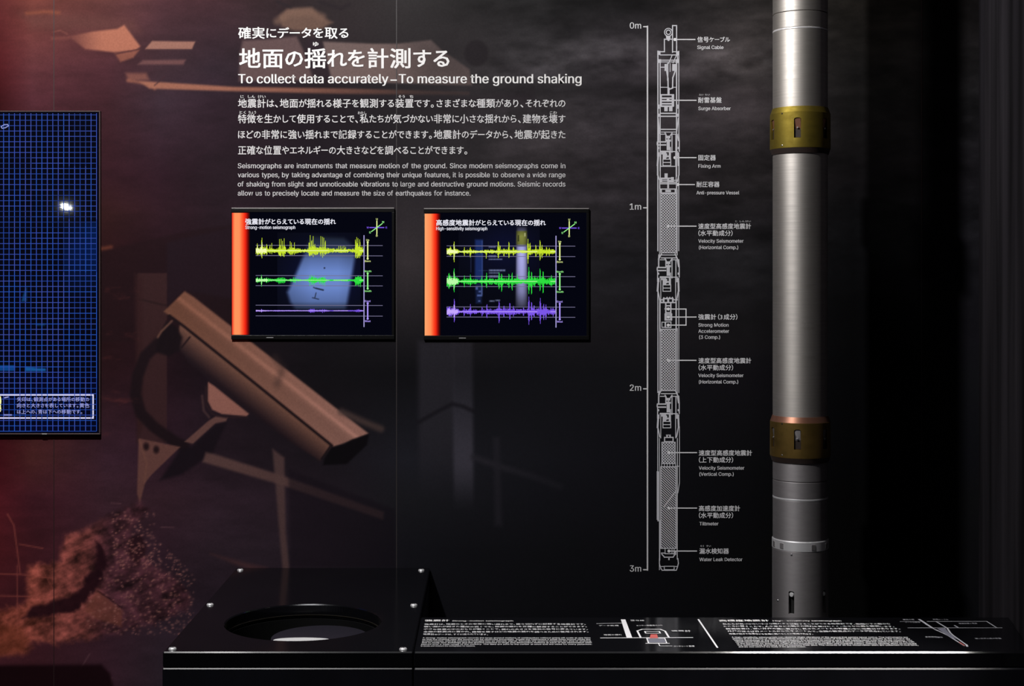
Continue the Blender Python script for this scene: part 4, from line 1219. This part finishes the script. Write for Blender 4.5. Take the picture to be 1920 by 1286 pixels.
for ph in sl_low:
    stud('bolt', ph, 1117, R1 - 0.006, 0.0056, 0.0058, M_bolt, low)
stud('screw', math.radians(-52), 1132, R1, 0.0022, 0.0012, M_chrome, low)
stud('screw', math.radians(-18), 1041.5, R1, 0.0022, 0.0012, M_chrome, low)

# collars
RC = 55.5 * TY / F
for ya, yb, mb_, lab in ((198, 286, M_brass, 'olive brass collar with copper rimmed slots'), (783, 870, M_brass2, 'brown brass collar with dark slots')):
    z0, z1 = zt(yb), zt(ya)
    zb0, zb1 = zt(yb - 10), zt(ya + 11)
    prof = [(R0 - 0.004, zb0), (RC, zb0), (RC + 0.0003, zb0 + 0.002), (RC, zb1), (RC - 0.001, zb1 + 0.0006), (R0 - 0.004, zb1 + 0.0006)]
    q = MB().lathe(prof, 128, (TX, TY), False, False)
    n = len(prof) - 1
    q.f += [(n * 128 + k, n * 128 + (k + 1) % 128, (k + 1) % 128, k) for k in range(128)]
    q.mi += [0] * 128
    col = q.build('collar', mb_, tube)
    col['label'] = lab
    bm = bmesh.new(); bm.from_mesh(col.data); bmesh.ops.recalc_face_normals(bm, faces=bm.faces); bm.to_mesh(col.data); bm.free()
    sls = [math.radians(-5 + 60 * k) for k in range(6)]
    ys0, ys1 = ya + 22, ya + 60
    holes = [slot_cutter(ph, zt(ys1), zt(ys0), pxw(13), RC, 0.016) for ph in sls]
    carve(col, holes)
    col.data.shade_smooth(); col.data.set_sharp_from_angle(angle=math.radians(25))
    MB().lathe([(R0 - 0.003, zb1), (RC - 0.0004, zb1), (R0 + 0.001, z1), (R0 - 0.003, z1)], 128, (TX, TY), False, False).build('upper_rim', M_copper if mb_ is M_brass2 else M_brass, col, smooth=True, sharp=20)
    MB().lathe([(R0 - 0.003, z0), (R0 + 0.002, z0), (RC - 0.0002, zb0 + 0.0002), (R0 - 0.003, zb0 + 0.0002)], 128, (TX, TY), False, False).build('lower_rim', M_darkrub, col, smooth=True, sharp=20)
    for ph in sls:
        # fixing arm seen inside each slot
        nrm = around(ph); tan = Vector((-nrm.y, nrm.x, 0)); ctr = Vector((TX, TY, 0))
        zm = zt(ya + 43)
        q = MB()
        vs = []
        for sgn in (-1, 1):
            x_ = tan * sgn * pxw(5.4)
            vs += [ctr + nrm * (R0 + 0.0006) + x_ + Vector((0, 0, zm)), ctr + nrm * (R0 + 0.0036) + x_ + Vector((0, 0, zt(ys0 + 1))), ctr + nrm * (R0 - 0.001) + x_ + Vector((0, 0, zt(ys0 + 1))), ctr + nrm * (R0 - 0.001) + x_ + Vector((0, 0, zm))]
        q.add(vs, [(0, 1, 5, 4), (1, 2, 6, 5), (2, 3, 7, 6), (3, 0, 4, 7), (0, 3, 2, 1), (4, 5, 6, 7)])
        q.build('fixing_arm', M_copper if mb_ is M_brass else M_steel, col)
        q = MB()
        vs = [ctr + nrm * (R0 + k) + tan * sgn * pxw(5.6) + Vector((0, 0, z_)) for k in (0.0002, 0.0014) for sgn, z_ in ((-1, zt(ys1 - 1)), (1, zt(ys1 - 1)), (1, zm - 0.0006), (-1, zm - 0.0006))]
        q.add(vs, [(4, 5, 6, 7), (3, 2, 1, 0), (0, 1, 5, 4), (1, 2, 6, 5), (2, 3, 7, 6), (3, 0, 4, 7)])
        q.build('slot_floor', M_darkrub, col)
        stud('pin', ph, ya + 41, R0 + 0.001, 0.0024, 0.004, M_chrome, col)
    for py in (ya + 13, yb - 15):
        stud('rivet', math.radians(-36), py, RC, 0.0018, 0.0006, M_hole if py < ya + 30 else M_chrome, col)

# ------------------------------------------------------------------ plinth with the round well
TOP = 0.83
YF = F * (EYE - TOP) / (1222 - VY)
YB2 = F * (EYE - TOP) / (1157 - VY)
top_at = lambda px, py: ((px - VX) * (EYE - TOP) / (py - VY), F * (EYE - TOP) / (py - VY))
PX0, PX1 = (305 - VX) * YF / F, (775 - VX) * YF / F
TH = 0.029
HC = (-0.3630, 2.8395); HR = 0.1523
plinth = thing('display_plinth', ((PX0 + PX1) / 2, (YF + WALL) / 2, 0), 'black display plinth with a round sunken well in its screwed top, under the mural camera', 'plinth')
topp = MB().box(PX0, PX1 - 0.0006, YF, WALL - 0.002, TOP - TH, TOP).build('top_plate', M_black, plinth)
cut = MB().lathe([(HR, TOP - 0.1), (HR, TOP + 0.1)], 160, HC).build('cutter', M_hole)
carve(topp, [cut])
bv = topp.modifiers.new('bevel', 'BEVEL'); bv.harden_normals = False; bv.width = 0.0022; bv.segments = 1; bv.limit_method = 'ANGLE'; bv.angle_limit = math.radians(40)
topp.data.shade_flat()
q = MB()
c0, c1, cy0, cy1 = PX0, PX1 - 0.0008, YF - 0.003, WALL - 0.003
q.box(c0, c1, cy0, cy0 + 0.018, 0, TOP - TH); q.box(c0, c1, cy1 - 0.018, cy1, 0, TOP - TH)
q.box(c0, c0 + 0.018, cy0 + 0.018, cy1 - 0.018, 0, TOP - TH); q.box(c1 - 0.018, c1, cy0 + 0.018, cy1 - 0.018, 0, TOP - TH)
q.build('cabinet', M_cab, plinth, bevel=0.0018, seg=1)
# lining of the well
q = MB().lathe([(HR + 0.004, TOP - TH - 0.0005), (HR - 0.002, TOP - TH - 0.0005), (HR - 0.002, TOP - 0.11), (HR + 0.004, TOP - 0.11)], 160, HC, False, False)
q.build('well_lining', M_well, plinth, smooth=True, sharp=20)
MB().lathe([(HR - 0.0002, TOP - 0.0225), (HR - 0.0014, TOP - 0.0225), (HR - 0.0014, TOP - 0.0212), (HR - 0.0002, TOP - 0.0212)], 160, HC, False, False).build('well_ring', mat('well_ring_bronze', (40, 36, 30), rough=0.5, metal=0.3), plinth, smooth=True, sharp=20)
MB().lathe([(HR - 0.002, TOP - 0.112), (HR - 0.002, TOP - 0.108)], 160, HC).build('well_floor', M_well, plinth, smooth=True, sharp=20)
# screws: domed heads with a cross recess
for px, py in ((450.5, 1069), (790, 1069.5), (394, 1134), (776, 1135), (323.5, 1217), (756, 1217.5)):
    sx_, sy_ = top_at(px, py)
    q = MB()
    q.lathe([(0.0072, TOP - 0.001), (0.0072, TOP + 0.0012), (0.006, TOP + 0.0028), (0.003, TOP + 0.0038), (0.0008, TOP + 0.0041)], 24, (sx_, sy_))
    s_ = q.build('screw', M_screw, plinth, smooth=True, sharp=60)
    an = 0.5
    q = MB()
    for a_ in (an, an + math.pi / 2):
        u_ = Vector((math.cos(a_), math.sin(a_), 0)); v_ = Vector((-u_.y, u_.x, 0))
        ct = Vector((sx_, sy_, 0))
        vs = [ct + u_ * k1 * 0.0034 + v_ * k2 * 0.0006 + Vector((0, 0, z_)) for z_ in (TOP + 0.002, TOP + 0.0043) for k1, k2 in ((-1, -1), (1, -1), (1, 1), (-1, 1))]
        q.add(vs, [(4, 5, 6, 7), (0, 1, 5, 4), (1, 2, 6, 5), (2, 3, 7, 6), (3, 0, 4, 7)])
    q.build('cross_recess', M_hole, s_)

# round instrument standing in the well
IC = (-0.330, 2.839)
IT = TOP - 0.030
inst = thing('seismometer', (IC[0], IC[1], TOP - 0.108), 'dark round instrument with a white plate, sunk in the well of the black plinth', 'seismometer')
MB().lathe([(0.096, TOP - 0.1077), (0.096, IT - 0.0012), (0.0952, IT - 0.0004), (0.094, IT)], 128, IC).build('housing', M_wellfloor, inst, smooth=True, sharp=30)
q = MB()
pts = []
for k in range(25):
    a_ = math.pi * k / 24
    pts.append((-0.362 + 0.056 * math.cos(a_), 2.801 + 0.0275 * math.sin(a_) ** 0.6))
pts += [(-0.418 + 0.008, 2.785), (-0.306, 2.785)]
q.prism(pts, IT, IT + 0.0012)
q.build('plate', M_instr, inst)['label'] = 'white plate'

# ------------------------------------------------------------------ information console
console = thing('information_console', (0.43, (YF + YB2) / 2, 0), 'long black console ledge printed with white text and two line diagrams, right of the plinth', 'console')
wx = lambda y: 1.156 + (0.942 - 1.156) * (WALL + 0.02 - y) / (WALL + 0.02 - 2.40) - 0.002
MB().prism([(PX1 + 0.0006, YF), (wx(YF), YF), (wx(YB2), YB2), (PX1 + 0.0006, YB2)], TOP - TH, TOP).build('top_panel', M_black, console, bevel=0.0026, seg=1)
MB().prism([(PX1 + 0.0008, YF - 0.003), (wx(YF - 0.003), YF - 0.003), (wx(YB2 - 0.01), YB2 - 0.01), (PX1 + 0.0008, YB2 - 0.01)], 0, TOP - TH).build('cabinet', M_cab, console, bevel=0.0024, seg=1)


def on_top(x, y, lift=0.0):   # plan coordinates: millimetres right of the axis, millimetres from the eye (negative = nearer)
    return (x / 1000, -y / 1000, TOP + 0.0004 + lift)


def plan(px, py):
    X, Y = top_at(px, py)
    return X * 1000, -Y * 1000


def panel_text(pr, lines, size, kind):
    for s, px0, px1, py in lines:
        x0, y = plan(px0, py); x1, _ = plan(px1, py)
        if kind == 'jp': pr.jp(s, x0, x1, y, size, 0.0, 0.03 if size > 15 else 0.02)
        else: pr.en(s, x0, x1, y + size / 2, size, 0.0, 0.02)


p = Print(on_top)
panel_text(p, [('強震計', 797, 842, 1163.6)], 16.5, 'jp')
panel_text(p, [('Strong-motion seismograph', 848, 962, 1164.4)], 8.0, 'en')
p.build('title_lettering', M_white, console)
p = Print(on_top)
panel_text(p, [('強震計は、地震のときの非常に強い揺れまで、振り切れずに記録する地震計です。', 796, 1098, 1170.6),
               ('強い揺れが起きた場所の近くでも、地面の揺れを正確に観測することができます。', 795, 1100, 1175.4),
               ('小さな装置の中のおもりが動くことで、揺れの大きさを電気の信号に変えています。', 794.5, 1102, 1180.2),
               ('全国の観測点に置かれ、建物を壊すほどの地震の揺れを調べるために使用されます。', 794, 1103, 1185),
               ('地震計のデータは、すぐに送られています。', 793.5, 915, 1189.8)], 12.6, 'jp')
ENL = ['A strong-motion seismograph records the large ground motions of earthquakes without going off scale at any time',
       'so that the shaking near the source can be observed accurately. Inside the instrument a small mass moves when the',
       'ground moves, and the motion is changed into an electric signal. Records are used to measure the size of shaking,',
       'and to study how buildings and the ground respond to large and destructive motions at each of the observation sites',
       'placed over a wide range of the country. The data are sent to the center at once and are used for many purposes.',
       'to locate and measure the earthquakes for instance.']
panel_text(p, [(s, x0, x1, y) for s, x0, x1, y in zip(ENL, (792.5, 792, 791.5, 791, 790, 789), (1107, 1107, 1109, 1109.5, 1110, 891), (1196.2, 1199.2, 1202.2, 1205.2, 1208.4, 1211.6))], 7.2, 'en')
p.build('paragraph_lettering', M_print, console)
p = Print(on_top)
panel_text(p, [('高感度地震計', 1348.5, 1441, 1163.8)], 16.5, 'jp')
panel_text(p, [('High-sensitivity seismograph', 1449, 1577, 1164.4)], 8.0, 'en')
p.build('title_lettering', M_white, console)
p = Print(on_top)
panel_text(p, [('私たちが気づかない小さな揺れまで記録することができる地震計です。地面の下の静かな', 1355, 1669, 1170.2),
               ('ところに置くことで、人や車などの動きの揺れを受けにくく、小さな地震を観測します。', 1357, 1676, 1174.8),
               ('観測装置は、深い井戸の底に置かれ、長さ三メートルの容器の中に地震計があります。', 1361, 1687, 1179.4),
               ('井戸の深さは百メートルから三千メートルで、全国の観測点のデータが送られています。', 1364, 1688, 1184),
               ('地震が起きた位置などを正確に調べることに使用されます。', 1367, 1524, 1189)], 12.2, 'jp')
ENR = ['A high-sensitivity seismograph can observe slight vibrations of the ground that people never notice. The instruments are',
       'placed at the bottom of deep boreholes in order to avoid the noise of traffic and other human activity at the surface. By',
       'taking advantage of the quiet ground below, it is possible to record very small earthquakes over the whole country. The',
       'observation instrument on the right is placed in a pressure vessel of about three meters, and the vessel is fixed to the wall',
       'of the borehole by arms. The depth of the boreholes is more than one hundred meters. Seismic records allow us to locate',
       'the earthquakes precisely and to measure their size. The records of all the observation sites are collected in real time,',
       'and are also used for the study of the ground motion.']
panel_text(p, [(s, x0, x1, y) for s, x0, x1, y in zip(ENR, (1372, 1374, 1376.5, 1379, 1381, 1383, 1385), (1702, 1706, 1710, 1714, 1718, 1721, 1511), (1195, 1198, 1201, 1204, 1207, 1210, 1213.2))], 7.0, 'en')
p.build('paragraph_lettering', M_print, console)
p = Print(on_top)
p.line([plan(1309.5, 1161.5), plan(1345, 1214)], 3.2)
p.build('divider_line', M_print, console, 'white slanted dividing line between the two text blocks')

# left diagram: instrument under a bell jar beside a post
p = Print(on_top)
p.poly([plan(1164, 1161.5), plan(1172.5, 1161.5), plan(1185.5, 1196), plan(1175, 1196)])
p.line([plan(1127, 1196.2), plan(1298, 1195.4)], 3.4)
p.line([plan(1201, 1195), plan(1195, 1183), plan(1204, 1180), plan(1238, 1180), plan(1247, 1183.5), plan(1254, 1195)], 3.6)
p.line([plan(1209, 1184), plan(1236, 1184), plan(1238, 1187.5), plan(1211, 1187.5)], 2.6, closed=True)
p.line([plan(1213, 1197), plan(1246, 1197), plan(1250, 1206), plan(1216, 1206)], 2.6, closed=True)
p.line([plan(1212, 1206.5), plan(1254, 1206.5)], 3.2)
p.line([plan(1235, 1207), plan(1237, 1211.5), plan(1260, 1211.5)], 1.6)
p.line([plan(1119, 1169.5), plan(1165, 1168.6)], 1.6)
for s, x0, x1, y in (('データ処理', 1123, 1160, 1173.5), ('地面の揺れ', 1132, 1166, 1191), ('信号線', 1182, 1208, 1163.6), ('センサー保護用のふた', 1193, 1242, 1173.2), ('強震計', 1259, 1295, 1183.6), ('コンクリート基礎', 1263, 1302, 1212)):
    a_, y_ = plan(x0, y); b_, _ = plan(x1, y)
    p.jp(s, a_, b_, y_, 9.5, 0.004, 0.01)
p.mb.cur = 1
p.poly([plan(1214, 1197.5), plan(1246, 1197.5), plan(1249, 1205), plan(1217, 1205)], -0.0002)
p.mb.cur = 2
p.poly([plan(1220, 1190), plan(1232, 1190), plan(1234, 1197.2), plan(1218, 1197.2)], 0.0002)
p.build('diagram', [M_print, mat('grey_block_print', (112, 112, 124), rough=0.6), mat('red_print', (196, 96, 92), rough=0.6)], console, 'white line diagram of an instrument under a cover with a red block')
# right diagram: borehole
p = Print(on_top)
p.line([plan(1724, 1161.6), plan(1748, 1177.5)], 5.0); p.line([plan(1748, 1177.5), plan(1758, 1183)], 2.6)
p.line([plan(1703, 1177.3), plan(1878, 1177.3)], 2.6); p.line([plan(1739, 1165.4), plan(1850, 1165.2), plan(1868, 1176.6)], 2.6)
p.line([plan(1755.5, 1165.6), plan(1776, 1178), plan(1782, 1187)], 3.4)
p.line([plan(1755, 1181), plan(1778, 1192), plan(1808, 1211)], 3.0); p.line([plan(1782, 1187), plan(1787, 1191.5), plan(1813, 1210)], 3.2); p.line([plan(1812, 1209), plan(1813.5, 1212)], 4)
p.line([plan(1688, 1165.6), plan(1726, 1165.6)], 1.6); p.line([plan(1790, 1173), plan(1796, 1176.6)], 3)
for s, x0, x1, y in (('観測小屋', 1693, 1714, 1162), ('データの送信', 1697, 1725, 1167.2), ('信号ケーブル', 1749, 1778, 1162), ('観測装置と電源', 1798, 1832, 1169.4), ('高感度地震計', 1735, 1768, 1195), ('深い井戸の底の容器', 1828, 1877, 1197.6)):
    a_, y_ = plan(x0, y); b_, _ = plan(x1, y)
    p.jp(s, a_, b_, y_, 9.0, 0.004, 0.008)
p.mb.cur = 1
p.poly([plan(1757, 1179), plan(1772, 1178), plan(1780, 1188), plan(1794, 1199), plan(1784, 1196), plan(1774, 1190)], -0.0002)
p.mb.cur = 2
p.line([plan(1799, 1205), plan(1808, 1211)], 2.4, 0.0002)
p.build('diagram', [M_pale, mat('grey_shape_print', (120, 120, 134), rough=0.6), bpy.data.materials['red_print']], console, 'white line diagram of a borehole with a grey shaft')
